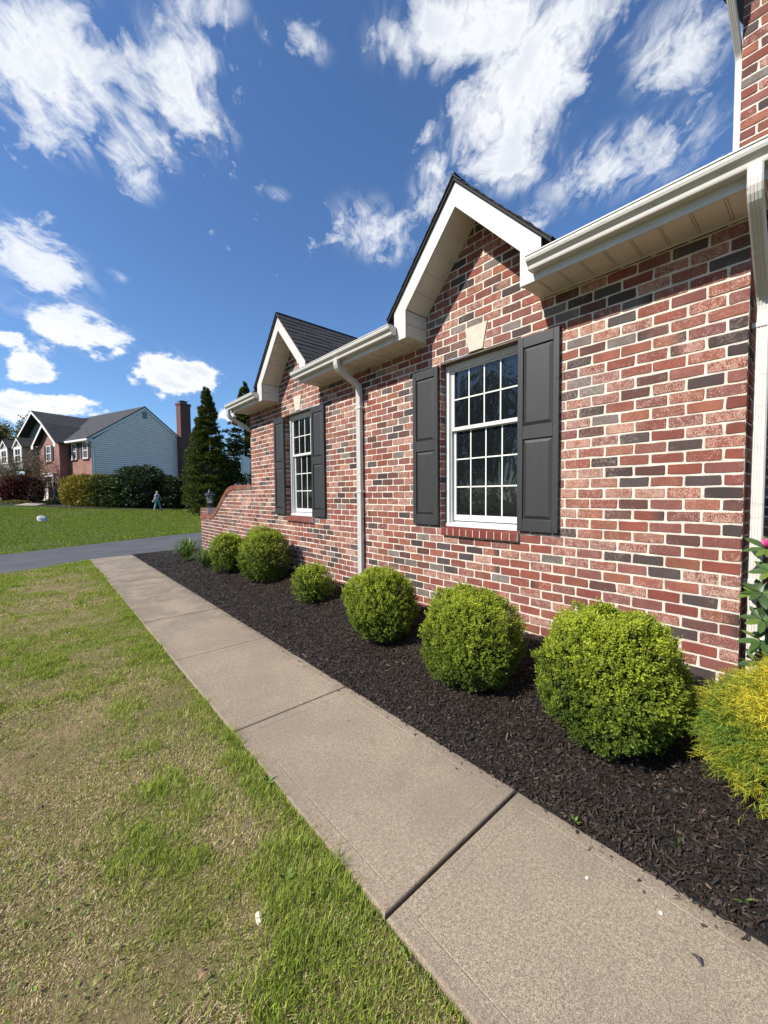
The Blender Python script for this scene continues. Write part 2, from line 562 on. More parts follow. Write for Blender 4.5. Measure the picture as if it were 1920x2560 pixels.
# ------------------------------------------------------------------ sidewalk: cast slabs with tooled edges
m, t, b = new_mat('aggregate_concrete')
p = t.pos()
s1 = t.noise(p, 270, 3, .8)
s2 = t.voro(p, 210, out='Distance')
s3 = t.noise(p, 520, 2, .7)
s4 = t.noise(p, 75, 6, .85)
pat = t.noise(p, 1.3, 6, .6)
pat2 = t.noise(p, 7, 6, .6)
c = t.mix(t.ramp(s1, .45, .57), (.135, .100, .070), (.46, .375, .262))
c = t.mix(t.ramp(s4, .40, .62), t.mix(.38, c, (.10, .075, .055)), t.mix(.22, c, (.62, .53, .40)))
c = t.mix(t.ramp(s3, .56, .70, 0, .75), c, (.60, .52, .40))
c = t.mix(t.ramp(s3, .44, .30, 0, .75), c, (.12, .085, .07))
c = t.mix(t.ramp(pat, .42, .62, 0, .42), c, (.19, .155, .12))
c = t.mix(t.ramp(pat2, .55, .75, 0, .3), c, (.20, .155, .12))
c = t.mix(t.ramp(t.noise(p, 3.7, 3, .5), .66, .74, 0, .35), c, (.13, .10, .075))
c = t.mix(t.ramp(t.voro(t.scale(p, (1, .6, 1)), 3.1), .035, .012, 0, .6), c, (.07, .055, .045))
# damp dark band creeping in from the mulch side
x_, y_, z_ = t.sep(p)
edge = t.math('ADD', x_, t.math('MULTIPLY', t.math('SUBTRACT', pat2, .5), .22))
c = t.mix(t.ramp(edge, 1.66, 1.86, 0, .42), c, (.12, .09, .07))
c = t.mix(t.ramp(edge, .99, .88, 0, .30), c, (.17, .12, .085))
oldf = t.ramp(y_, 2.8, 6.5, 0, .55)
c = t.mix(t.math('MULTIPLY', oldf, t.ramp(t.noise(p, 2.4, 9, .72), .40, .58)), c, (.135, .118, .095))
t.put(b.inputs['Base Color'], c)
b.inputs['Roughness'].default_value = .88
b.inputs['Specular IOR Level'].default_value = .25
t.put(b.inputs['Normal'], t.bump(t.math('ADD', s1, t.math('MULTIPLY', s2, .6)), .22, .003))
concrete_m = m
XL, XR = .905, 1.82
JY = [-5.05, -3.53, -2.02, -.50, 1.04, 2.55, 4.05, 5.55, 7.04, 8.50, 10.0, 11.35, 12.2]
sw = MB()
for i in range(len(JY)-1):
    gap = .007 if i in (3, 4) else .004
    y0, y1 = JY[i] + gap, JY[i+1] - gap
    dzs = random.uniform(-.003, .003)
    ze = .03 + dzs
    e = .075
    last = i == len(JY) - 2
    def slab_pt(x, y, z):
        if last: y = y + (x-XL)*.17*((y-y0)/(y1-y0))
        return (x, y, z)
    r_ = .008
    rings = [  # (inset, z) from the foot of the slab to the middle field
        (0, -.10), (0, ze - r_), (r_*.4, ze - r_*.25), (r_*1.1, ze), (e, ze), (e + .004, ze - .0022), (e + .008, ze - .0006)]
    vs = []
    for ins, z in rings:
        for (x, y) in ((XL+ins, y0+ins), (XR-ins, y0+ins), (XR-ins, y1-ins), (XL+ins, y1-ins)):
            vs.append(slab_pt(x, y, z))
    fs = []
    for k_ in range(len(rings)-1):
        for q in range(4):
            fs.append((k_*4+q, k_*4+(q+1) % 4, (k_+1)*4+(q+1) % 4, (k_+1)*4+q))
    fs.append(tuple((len(rings)-1)*4+q for q in range(4)))
    sw.add(vs, fs)
sidewalk = tag(sw.build('sidewalk', concrete_m), kind='structure')
soil_m = simple_mat('soil', (.035, .024, .016), .95, .4, 30, bump=.5, bscale=90)
js = MB()
js.add([(XL-.02, -5.2, .004), (XR+.02, -5.2, .004), (XR+.02, 12.3, .004), (XL-.02, 12.12, .004)], [(0, 1, 2, 3)])
tag(js.build('joint_soil', soil_m), kind='structure')

# ------------------------------------------------------------------ mulch bed
m, t, b = new_mat('mulch_bed_soil')
p = t.pos()
n_a = t.noise(p, 60, 8, .7); n_b = t.noise(p, 14, 5, .6)
c = t.mix(t.ramp(n_a, .35, .7), (.006, .005, .004), (.022, .016, .013))
t.put(b.inputs['Base Color'], c)
b.inputs['Roughness'].default_value = .8
t.put(b.inputs['Normal'], t.bump(t.math('ADD', n_a, n_b), 1.0, .03))
mulch_m = m
mxs = np.linspace(XR - .02, 4.6, 40); mys = np.linspace(-3.2, 12.55, 170)
MX, MY = np.meshgrid(mxs, mys, indexing='ij')
MYc = np.minimum(MY, near_edge_y(MX) - .01)
MZ = hmulch(np.minimum(MX, 3.35), MYc)
tail = np.clip((MYc - 11.6)/.9, 0, 1); MZ = MZ*(1-tail) + .012*tail
v = np.stack([MX, MYc, MZ], -1).reshape(-1, 3)
n1, n2 = len(mxs), len(mys)
ii = (np.arange(n1-1)[:, None]*n2 + np.arange(n2-1)[None]).ravel()
f = np.stack([ii, ii+n2, ii+n2+1, ii+1], 1)
mulch = tag(np_mesh('mulch_bed', v, f, None, mulch_m, smooth=True), kind='structure')

# shredded bark lying on the bed: uncountable, one object
def mulch_h(x, y):
    z = hmulch(np.minimum(x, 3.35), y)
    tl = np.clip((y - 11.6)/.9, 0, 1)
    return z*(1-tl) + .012*tl
g = np.random.default_rng(21)
def chips(n, x0, x1, y0, y1, lmin, lmax, spilt=False):
    x = g.uniform(x0, x1, n); y = g.uniform(y0, y1, n)
    y = np.minimum(y, near_edge_y(x) - .02)
    if spilt: x = x1 - (x1-x0)*g.beta(1, 3.5, n)
    keep = (x > XR + g.normal(0, .018, n)) | spilt
    x, y = x[keep], y[keep]; n = len(x)
    z = mulch_h(x, y) + g.uniform(.0, .020, n)
    if spilt: z = np.full(n, .0365)
    a = g.uniform(0, 2*math.pi, n)
    D = np.stack([np.cos(a), np.sin(a), g.normal(.05, .22, n)*(not spilt)], 1)
    N = unit(np.stack([g.normal(0, .45, n), g.normal(0, .45, n), np.ones(n)], 1))
    D = unit(D - N*np.sum(D*N, 1, keepdims=True))
    S = np.cross(N, D)
    L = g.uniform(lmin, lmax, n)[:, None]*g.choice([.6, 1, 1, 1.5], n)[:, None]; W = g.uniform(.003, .0085, n)[:, None]
    P = np.stack([x, y, z], 1)
    bend = N*L*g.normal(0, .10, n)[:, None]
    w2 = W*g.uniform(.5, 1.2, n)[:, None]; w3 = W*g.uniform(.1, .8, n)[:, None]
    vv = np.stack([P-D*L*.5-S*W*.5, P-D*L*.5+S*W*.5, P+bend+S*w2*.6, P+bend-S*w2*.6, P+D*L*.5+S*w3*.5, P+D*L*.5-S*w3*.5], 1)
    base = (np.arange(n)*6)[:, None]
    ff = np.stack([base+np.array([[0, 1, 2, 3]]), base+np.array([[3, 2, 4, 5]])], 1).reshape(-1, 4)
    tone = np.clip(g.normal(.5, .28, n), 0, 1)[:, None]
    cc = np.array([.010, .0068, .0048])*(1-tone) + np.array([.056, .036, .025])*tone
    odd = g.random(n) < .018
    cc[odd] = np.array([.11, .075, .045])*g.uniform(.5, 1.3, (odd.sum(), 1))
    return vv.reshape(-1, 3), ff, np.repeat(cc, 6, 0)
A = [chips(62000, XR-.03, 3.31, -.8, 3.2, .011, .034), chips(52000, XR-.03, 3.31, 3.2, 8, .014, .042), chips(260, XR-.16, XR, -.6, 8, .008, .022, True), chips(22000, XR-.03, 3.32, 8, 12.6, .02, .06), chips(5000, 3.31, 4.4, -1.5, .35, .02, .05)]
off = 0; V = []; Fc = []; Cc = []
for vv, ff, cc in A:
    V.append(vv); Fc.append(ff+off); Cc.append(cc); off += len(vv)
bark_m, t, b = new_mat('shredded_bark')
t.put(b.inputs['Base Color'], t.attr('col'))
b.inputs['Roughness'].default_value = .62
b.inputs['Specular IOR Level'].default_value = .4
tag(np_mesh('bark_mulch', np.concatenate(V), np.concatenate(Fc), np.concatenate(Cc), bark_m), 'dark brown shredded bark mulch covering the planting bed', 'mulch', kind='stuff')

# ------------------------------------------------------------------ near lawn: thatch sheet and blades of grass
lx = np.linspace(-14, XL + .004, 60); ly = np.linspace(-3, 13, 100)
LX, LY = np.meshgrid(lx, ly, indexing='ij')
LYc = np.minimum(LY, near_edge_y(LX) - .005)
LZ = (fbm(np.stack([LX*1.5, LY*1.5], -1), 9, 3) - .5)*.03*np.clip((XL-LX)/.3, 0, 1) + .004
v = np.stack([LX, LYc, LZ], -1).reshape(-1, 3)
n1, n2 = len(lx), len(ly)
ii = (np.arange(n1-1)[:, None]*n2 + np.arange(n2-1)[None]).ravel()
f = np.stack([ii, ii+n2, ii+n2+1, ii+1], 1)
tag(np_mesh('lawn', v, f, None, thatch_m, smooth=True), kind='structure')

def straw_field(x, y):
    """0 green .. 1 dead straw: worn patches in the middle of the strip, green along the walk"""
    n = fbm(np.stack([x*1.25 + 3, y*.75], -1), 31, 4)
    n2 = fbm(np.stack([x*5, y*4.0], -1), 44, 3)
    e = np.clip((XL - x)/.24, 0, 1)
    zone = np.exp(-((y-3.2)/3.2)**2)*.17 + .02
    return np.clip((n*.62 + n2*.38 - .575 + zone)*6.5, 0, 1)*(.05 + .95*e)

def blades(n, x0, x1, y0, y1, hmin, hmax, wmin, wmax, seed, lean=.55, bare=True, far=False):
    g = np.random.default_rng(seed)
    x = g.uniform(x0, x1, n); y = g.uniform(y0, y1, n)
    if far:
        ok = (y > far_edge_y(x) + .02*g.normal(size=n)); z0 = hz_np(x, y)
        st = np.clip((fbm(np.stack([x*.5, y*.3], -1), 3, 4) - .52)*3, 0, .5)
    else:
        ok = (x < XL - .012 + .018*np.abs(g.normal(size=n))) & (y < near_edge_y(x) + .02*g.normal(size=n)); z0 = np.zeros(n)
        st = straw_field(x, y)
        bald = np.clip((fbm(np.stack([x*4.3+7, y*3.1], -1), 66, 3) - .57)*8, 0, 1)
        ok &= g.random(n) > st*.42
        st = np.clip(st + .8*bald*np.clip((XL-x)/.3, 0, 1), 0, 1)
    x, y, z0, st = x[ok], y[ok], z0[ok], st[ok]; n = len(x)
    dead = g.random(n) < (st*.68 + .12)
    clump = fbm(np.stack([x*9, y*9], -1), 77, 2)
    tall = fbm(np.stack([x*2.3, y*2.3], -1), 58, 3)
    h = g.uniform(hmin, hmax, n)*(.55 + .9*np.clip((clump-.3)*1.6, 0, 1))*(.7 + .8*np.clip((tall-.4)*3, 0, 1))
    h = np.where(dead, h*.8*(1-.35*st), h)
    le = np.where(dead, g.uniform(.8, 3.5, n), np.abs(g.normal(lean, .3, n)))
    a = g.uniform(0, 2*math.pi, n) + np.where(g.random(n) < .5, 0, fbm(np.stack([x*3, y*3], -1), 61, 2)*6)
    hd = np.stack([np.cos(a), np.sin(a), np.zeros(n)], 1)
    up = np.array([0, 0, 1.0])
    s = np.stack([-np.sin(a), np.cos(a), np.zeros(n)], 1)
    w = g.uniform(wmin, wmax, n)[:, None]
    P = np.stack([x, y, z0 + .002], 1)
    hh = h[:, None]; le = le[:, None]
    norm = np.sqrt(1 + le**2)
    m1 = P + (up*hh*.55 + hd*hh*le*.30)/norm*1.15
    tp = P + (up*hh*.95 + hd*hh*le)/norm*1.15
    tp[:, 2] = np.maximum(tp[:, 2], z0 + .006); 
    vv = np.stack([P - s*w*.5, P + s*w*.5, m1 + s*w*.42, m1 - s*w*.42, tp + s*w*.06, tp - s*w*.06], 1).reshape(-1, 3)
    base = (np.arange(n)*6)[:, None]
    ff = np.stack([base+np.array([[0, 1, 2, 3]]), base+np.array([[3, 2, 4, 5]])], 1).reshape(-1, 4)
    k1 = g.random(n)[:, None]; k2 = np.clip((fbm(np.stack([x*2, y*2], -1), 91, 3)-.35)*3, 0, 1)[:, None]
    gr = np.array([.13, .215, .025])*(1-k1) + np.array([.40, .47, .065])*k1
    gr = gr*(1-.35*k2) + np.array([.38, .37, .11])*.35*k2
    de = np.array([.60, .47, .27])*(1-k1) + np.array([.34, .24, .13])*k1
    de = np.where((g.random(n) < .25)[:, None], np.array([.75, .64, .42]), de)
    cc = np.where(dead[:, None], de, gr)*np.clip(g.normal(1, .22, (n, 1)), .45, 1.6)
    return vv, ff, np.repeat(cc, 6, 0)
A = [blades(260000, -1.0, XL+.02, .2, 3.2, .014, .036, .0016, .0034, 1),
     blades(190000, -1.4, XL+.02, 3.2, 7.0, .016, .040, .0025, .0045, 2),
     blades(100000, -1.8, XL+.02, 7.0, 12.3, .02, .05, .004, .007, 3),
     blades(5000, .70, XL+.02, .3, 12.0, .03, .055, .0022, .004, 4, .8),
     blades(90000, -5, -1.2, -2, 12, .02, .05, .005, .009, 5),
     blades(70000, -1.2, XL+.02, -2, .25, .016, .04, .002, .004, 6)]
off = 0; V = []; Fc = []; Cc = []
for vv, ff, cc in A:
    V.append(vv); Fc.append(ff+off); Cc.append(cc); off += len(vv)
gc_ = np.random.default_rng(17)      # clover and plantain leaves among the blades
n = 2600
P = np.stack([gc_.uniform(-1.0, XL - .02, n), gc_.uniform(.3, 6, n), gc_.uniform(.008, .03, n)], 1)
P = P[fbm(P[:, :2]*3.3, 19, 3) > .52]; n = len(P)
D = np.stack([gc_.normal(size=n), gc_.normal(size=n), gc_.uniform(.0, .6, n)], 1)
vv, ff = leaf_quads(P, D, np.array([0, 0, 1.0]) + gc_.normal(0, .3, (n, 3)), gc_.uniform(.012, .028, n), gc_.uniform(.007, .014, n), .06)
V.append(vv); Fc.append(ff+off); Cc.append(np.repeat(np.array([.15, .22, .05])*gc_.uniform(.6, 1.4, (n, 1)), 4, 0)); off += len(vv)
tag(np_mesh('lawn_grass', np.concatenate(V), np.concatenate(Fc), np.concatenate(Cc), grass_m), 'patchy green and straw coloured grass beside the sidewalk', 'grass', kind='stuff')
A = [blades(90000, -6, 14, 14.5, 27, .025, .06, .010, .020, 8, .6, far=True), blades(70000, -7, 16, 27, 42, .03, .07, .016, .03, 9, .6, far=True),
     blades(9000, -3, 9, 14.5, 20.5, .05, .11, .012, .02, 10, .7, far=True)]
V = []; Fc = []; Cc = []; off = 0
for q, (vv, ff, cc) in enumerate(A):
    if q == 2:   # ragged fringe along the driveway
        bx = vv.reshape(-1, 6, 3)[:, 0]
        ok = bx[:, 1] < far_edge_y(bx[:, 0]) + .12
        vv = vv.reshape(-1, 6, 3)[ok].reshape(-1, 3); cc = cc.reshape(-1, 6, 3)[ok].reshape(-1, 3)
        base = (np.arange(ok.sum())*6)[:, None]
        ff = np.stack([base+np.array([[0, 1, 2, 3]]), base+np.array([[3, 2, 4, 5]])], 1).reshape(-1, 4)
    V.append(vv); Fc.append(ff+off); Cc.append(cc); off += len(vv)
tag(np_mesh('far_lawn_grass', np.concatenate(V), np.concatenate(Fc), np.concatenate(Cc)*np.array([.70, .72, .50]), far_grass_m), 'mown green grass of the lawn beyond the driveway', 'grass', kind='stuff')

# ------------------------------------------------------------------ brickwork
brick_m, t, b = new_mat('brickwork')
p = t.obj()
c = t.attr('col'); wash = t.attr('col', 'Alpha')
lo = t.noise(p, 9, 4, .6)
base = t.mix(t.ramp(lo, .3, .7), c, t.mix(.35, c, (.10, .035, .03)))
base = t.mix(t.ramp(t.noise(p, 160, 4, .7), .35, .7), base, t.mix(.4, base, (.03, .015, .012)))
sp = t.noise(t.scale(p, (1, 1.25, .8)), 115, 5, .72)
sp2 = t.noise(p, 22, 3, .6)
wf = t.math('ADD', t.math('MULTIPLY', sp, .75), t.math('MULTIPLY', sp2, .25))
thr = t.math('SUBTRACT', .63, t.math('MULTIPLY', wash, .16))
wf = t.ramp(wf, thr, t.math('ADD', thr, .07))
wf = t.math('MULTIPLY', wf, t.ramp(wash, .02, .25))
base = t.mix(t.math('MULTIPLY', wf, .60), base, (.56, .385, .295))
bloom = t.math('MULTIPLY', t.ramp(t.noise(p, 1.7, 7, .68), .46, .68), t.ramp(t.noise(p, 55, 5, .7), .42, .66))
base = t.mix(t.math('MULTIPLY', bloom, .34), base, (.58, .47, .40))
t.put(b.inputs['Base Color'], base)
b.inputs['Roughness'].default_value = .85
b.inputs['Specular IOR Level'].default_value = .25
t.put(b.inputs['Normal'], t.bump(t.math('ADD', sp, lo), .5, .004))

COURSE, BL, JT = .0813, .2027, .0118
ROW0 = .85*COURSE            # bed joints of the photograph's wall
MORTAR = (.80, .735, .62, 0.0)
def brick_colour(g):
    r_ = g.random()
    if r_ < .11:
        k_ = g.uniform(.7, 1.35); return (.066*k_, .056*k_, .053*k_), 0.0
    if r_ < .165:
        k_ = g.uniform(.8, 1.2); return (.19*k_, .165*k_, .145*k_), .35
    if r_ < .25:
        k_ = g.uniform(.8, 1.2); return (.125*k_, .060*k_, .048*k_), g.uniform(0, .5)
    pal = [(.27, .076, .050), (.235, .070, .050), (.285, .098, .064), (.255, .10, .080), (.225, .082, .068), (.295, .108, .064)]
    a = pal[g.integers(len(pal))]; k_ = g.uniform(.85, 1.15)
    w_ = 0.0 if g.random() < .22 else g.uniform(.15, 1.15)
    return tuple(x*k_ for x in a), w_

def brick_face(mb, mapf, rows, intervals, seed, phase=lambda k_: 0.0, wear=None):
    """running bond. mapf(u, z, depth) -> point; intervals(z0, z1) -> list of (u0, u1) spans that are wall"""
    g = np.random.default_rng(seed)
    for k_ in rows:
        zt = ROW0 + k_*COURSE; zb = zt - COURSE
        for (a0, a1) in intervals(zb, zt):
            # mortar
            mb.add([mapf(a0, zb, .0042), mapf(a1, zb, .0042), mapf(a1, zt, .0042), mapf(a0, zt, .0042)], [(0, 1, 2, 3)], MORTAR)
            u = phase(k_) + math.floor((a0 - phase(k_))/BL)*BL
            while u < a1:
                l, r_ = max(u, a0), min(u + BL, a1)
                cc, w_ = brick_colour(g)
                if wear: cc, w_ = wear(cc, w_, (l + r_)/2, (zb + zt)/2, g)
                half_dark = g.random() < .035
                j0 = 0 if l == a0 else JT/2; j1 = 0 if r_ == a1 else JT/2
                l += j0 + g.normal(0, .0012)*(j0 > 0); r_ -= j1 + g.normal(0, .0012)*(j1 > 0)
                u += BL
                if r_ - l < .022: continue
                b0 = zb + JT/2 + g.normal(0, .0009); b1 = zt - JT/2 + g.normal(0, .0009)
                ch = .003
                def ring(ins, dep, jit):
                    q = .006
                    L_, R_, B_, T_ = l + ins, r_ - ins, b0 + ins, b1 - ins
                    pts = [(L_ + q, B_), ((L_+R_)/2, B_), (R_ - q, B_), (R_, B_ + q), (R_, T_ - q), (R_ - q, T_), ((L_+R_)/2, T_), (L_ + q, T_), (L_, T_ - q), (L_, B_ + q)]
                    return [mapf(pu + jit[i][0], pz + jit[i][1], dep) for i, (pu, pz) in enumerate(pts)]
                jit = g.normal(0, .0017, (10, 2))
                dd = g.normal(0, .0009)
                vs = ring(0, .0055, jit) + ring(ch, dd, jit)
                fs = [(i, (i+1) % 10, 10 + (i+1) % 10, 10 + i) for i in range(10)]
                fs += [(11, 12, 13, 14, 15, 16), (16, 17, 18, 19, 10, 11)]
                n0 = len(mb.v)
                mb.add(vs, fs, (*cc, w_))
                if half_dark:
                    dk = (.055, .045, .042, .1)
                    idx = (2, 3, 4, 5, 12, 13, 14, 15) if g.random() < .5 else (0, 9, 8, 7, 10, 19, 18, 17)
                    for i in idx: mb.c[n0+i] = dk

def cut(spans, c0, c1):
    out = []
    for a0, a1 in spans:
        if c1 <= a0 or c0 >= a1: out.append((a0, a1)); continue
        if c0 > a0 + .005: out.append((a0, c0))
        if c1 < a1 - .005: out.append((c1, a1))
    return out

# ------------------------------------------------------------------ the brick house
WX = 3.314                 # face of the front wall
Y0, Y1 = .36, 7.93         # its two corners
SOFF = 3.26                # underside of the eaves
FX = 2.984                 # face of the fascia
GABLES = (2.366, 5.95)     # the two small gables, each over a window
WZ0, WZ1 = 1.212, 2.985    # window openings
WHALF = .475
WCEN = (2.355, 5.945)
GS = 1.075                 # slope of the gables

trim_m = simple_mat('white_aluminium', (.545, .52, .475), .42, .05, 4, (.32, .28, .21), .12)
gutter_m, t, b = new_mat('gutter_aluminium')
p = t.obj()
st = t.noise(t.scale(p, (4, 1.2, 6)), 5, 8, .72)
sp = t.noise(p, 70, 5, .75)
c = t.mix(t.ramp(st, .5, .75, 0, .55), (.58, .555, .51), (.32, .295, .25))
c = t.mix(t.math('MULTIPLY', t.ramp(sp, .60, .70), t.ramp(st, .40, .62)), c, (.12, .11, .09))
t.put(b.inputs['Base Color'], c); b.inputs['Roughness'].default_value = .45
soffit_m = simple_mat('beige_soffit_vinyl', (.62, .57, .485), .6, .06, 3, (.25, .22, .17), .15)
dark_edge_m = simple_mat('drip_edge', (.03, .03, .032), .5, .2)
vinyl_m = simple_mat('white_vinyl', (.60, .595, .575), .35, .04, 5)
muntin_m = simple_mat('cream_grille', (.68, .70, .62), .5, .04)
shutter_m, t, b = new_mat('charcoal_shutter')
p = t.obj()
gr = t.noise(t.scale(p, (9, 9, .5)), 26, 6, .7)
c = t.mix(t.ramp(gr, .3, .7), (.020, .0195, .020), (.031, .030, .030))
c = t.mix(t.ramp(t.noise(p, 5, 6, .6), .5, .8, 0, .4), c, (.046, .044, .042))
t.put(b.inputs['Base Color'], c); b.inputs['Roughness'].default_value = .55
t.put(b.inputs['Normal'], t.bump(gr, .18, .002))
stone_m = simple_mat('limestone', (.50, .445, .36), .8, .07, 14, (.40, .33, .24), .2, .3, 150)
glass_m, t, b = new_mat('window_glass')
p = t.obj()
w1 = t.noise(t.scale(p, (1, 2.2, 1.3)), 2.6, 3, .5, .8)
t.put(b.inputs['Base Color'], t.mix(t.noise(p, 3, 3), (.004, .005, .006), (.010, .012, .013)))
b.inputs['Roughness'].default_value = .015
b.inputs['IOR'].default_value = 1.72
t.put(b.inputs['Normal'], t.bump(w1, .10, .05))
lintel_m = simple_mat('lintel_steel', (.11, .075, .045), .6, .25, 20)
shingle_m, t, b = new_mat('asphalt_shingle')
p = t.obj()
gn = t.noise(p, 260, 3, .7)
c = t.mix(t.ramp(gn, .35, .7), t.mix(.5, t.attr('col'), (.01, .01, .011)), t.mix(.25, t.attr('col'), (.10, .10, .105)))
t.put(b.inputs['Base Color'], c); b.inputs['Roughness'].default_value = .9
t.put(b.inputs['Normal'], t.bump(gn, .5, .003))

house = thing('brick_house', 'red brick one storey wing with two small gables, white gutters and charcoal shutters', 'house', (WX, Y0, 0))
def put(o):      # keep world coordinates although the part hangs under the house's Empty
    o.matrix_parent_inverse = Matrix.Translation((-WX, -Y0, 0)); return o

wall = MB()
def front_spans(z0, z1):
    zm = (z0+z1)/2
    if zm < SOFF + .035: sp_ = [(Y0, Y1)]
    else:
        sp_ = [(gc - (4.30-zm)/GS, gc + (4.30-zm)/GS) for gc in GABLES if zm < 4.27]
        sp_ = [(max(a, gc-.67), min(b_, gc+.67)) for (a, b_), gc in zip(sp_, GABLES)]
    for wc, gc in zip(WCEN, GABLES):
        if z1 > WZ0 - .02 and z0 < WZ1 - .02: sp_ = cut(sp_, wc - WHALF, wc + WHALF)
        if zm > 3.0 and zm < 3.252:
            hw = .081 + (zm-3.003)/(3.25-3.003)*.052 + .006
            sp_ = cut(sp_, gc - hw, gc + hw)
    return sp_
def front_phase(k_): return Y0 + (BL/2 if k_ % 2 == 0 else 0)
brick_face(wall, lambda u, z, d_: (WX + d_, u, z), range(1, 53), front_spans, 3, front_phase)
# return round the near corner, the far corner, and the reveals of the two windows
brick_face(wall, lambda u, z, d_: (u, Y0 + d_, z), range(1, 42), lambda a, b_: [(WX, 4.45)], 5, lambda k_: WX + (BL/2 if k_ % 2 else 0))
brick_face(wall, lambda u, z, d_: (u, Y1 - d_, z), range(1, 42), lambda a, b_: [(WX, 4.6)], 6, lambda k_: WX + (BL/2 if k_ % 2 else 0))
for wc in WCEN:
    for s_ in (-1, 1):
        brick_face(wall, lambda u, z, d_, s_=s_, wc=wc: (u, wc + s_*(WHALF + d_ + .001), z), range(15, 38), lambda a, b_: [(WX + .002, WX + .20)], 8 + s_, lambda k_: WX + (BL/2 if k_ % 2 else 0))
# the taller part of the house behind: front wall set back, brick up to its own eave
brick_face(wall, lambda u, z, d_: (4.45 + d_, u, z), range(1, 80), lambda a, b_: [(-4.2, Y0 if b_ < 3.6 else .575)], 9, lambda k_: .575 - (BL/2 if k_ % 2 else 0))
brick_face(wall, lambda u, z, d_: (u, .575 - d_, z), range(45, 80), lambda a, b_: [(4.45, 9.0)], 10, lambda k_: 4.45 + (BL/2 if k_ % 2 else 0))
put(wall.build('wall', brick_m, house))

def shingles(mb, e0, e1, up, n_courses, step, nrm, seed, keep=None):
    """courses of architectural shingles: eave line e0-e1, 'up' the unit vector up the slope"""
    g = np.random.default_rng(seed)
    e0, e1, up, nrm = Vector(e0), Vector(e1), Vector(up).normalized(), Vector(nrm).normalized()
    L_ = (e1-e0).length; al = (e1-e0).normalized()
    for k_ in range(n_courses):
        x = -g.uniform(0, .3)
        while x < L_:
            w_ = g.uniform(.12, .32); x0, x1 = max(0, x), min(L_, x + w_ - .003); x += w_
            if x1 <= x0: continue
            drop = g.choice([0, 0, .012]); th = .009 + (.004 if g.random() < .5 else 0)
            a = e0 + al*x0 + up*(k_*step - drop); b_ = e0 + al*x1 + up*(k_*step - drop)
            c1 = e0 + al*x1 + up*((k_+1)*step + .03); d1 = e0 + al*x0 + up*((k_+1)*step + .03)
            tone = g.uniform(.6, 1.5)
            cc = (.026*tone, .026*tone, .028*tone)
            mb.add([a, b_, c1, d1, a + nrm*th, b_ + nrm*th, c1 + nrm*.002, d1 + nrm*.002], [(4, 5, 6, 7), (0, 1, 5, 4), (1, 2, 6, 5), (3, 0, 4, 7)], cc)

# main roof (low slope, out of sight from the walk) and the two gable roofs
roof = MB()
rs = 5/12
for a0, a1 in ((.13, GABLES[0] - .86), (GABLES[0] + .86, GABLES[1] - .86), (GABLES[1] + .86, 8.06)):
    roof.prism([(FX - .06, a0, 3.402), (FX + .50, a0, 3.402 + .56*rs), (FX + .50, a1, 3.402 + .56*rs), (FX - .06, a1, 3.402)], (0, 0, .035), (.028, .028, .03))
roof.prism([(FX + .50, .13, 3.402 + .56*rs), (7.2, .13, 3.402 + (7.2-FX+.06)*rs), (7.2, 8.06, 3.402 + (7.2-FX+.06)*rs), (FX + .50, 8.06, 3.402 + .56*rs)], (0, 0, .035), (.028, .028, .03))
for gi, gc in enumerate(GABLES):
    xa, xb = FX - .022, 5.9
    top = 4.492
    for s_ in (-1, 1):
        p0 = (xa, gc, top); p1 = (xb, gc, top); w_ = .925
        p2 = (xb, gc + s_*w_, top - GS*w_); p3 = (xa, gc + s_*w_, top - GS*w_)
        roof.prism([p0, p1, p2, p3], (0, 0, -.03), (.022, .022, .024))
        up = Vector((0, -s_, GS)).normalized(); nrm = Vector((0, s_*GS, 1)).normalized()
        nn = int(math.hypot(w_, w_*GS)/.125)
        shingles(roof, (xa - .012, gc + s_*w_, top - GS*w_ + .001), (xb, gc + s_*w_, top - GS*w_ + .001), up, nn + 1, .125*math.hypot(w_, w_*GS)/.125/(nn+1), nrm, 40 + gi*2 + s_)
    roof.prism([(xa - .014, gc - .10, top + .012 - .10*GS), (xa - .014, gc, top + .022), (xa - .014, gc + .10, top + .012 - .10*GS), (xa - .014, gc, top + .008)], (xb - xa, 0, 0), (.03, .03, .032))
put(roof.build('roof', shingle_m, house))

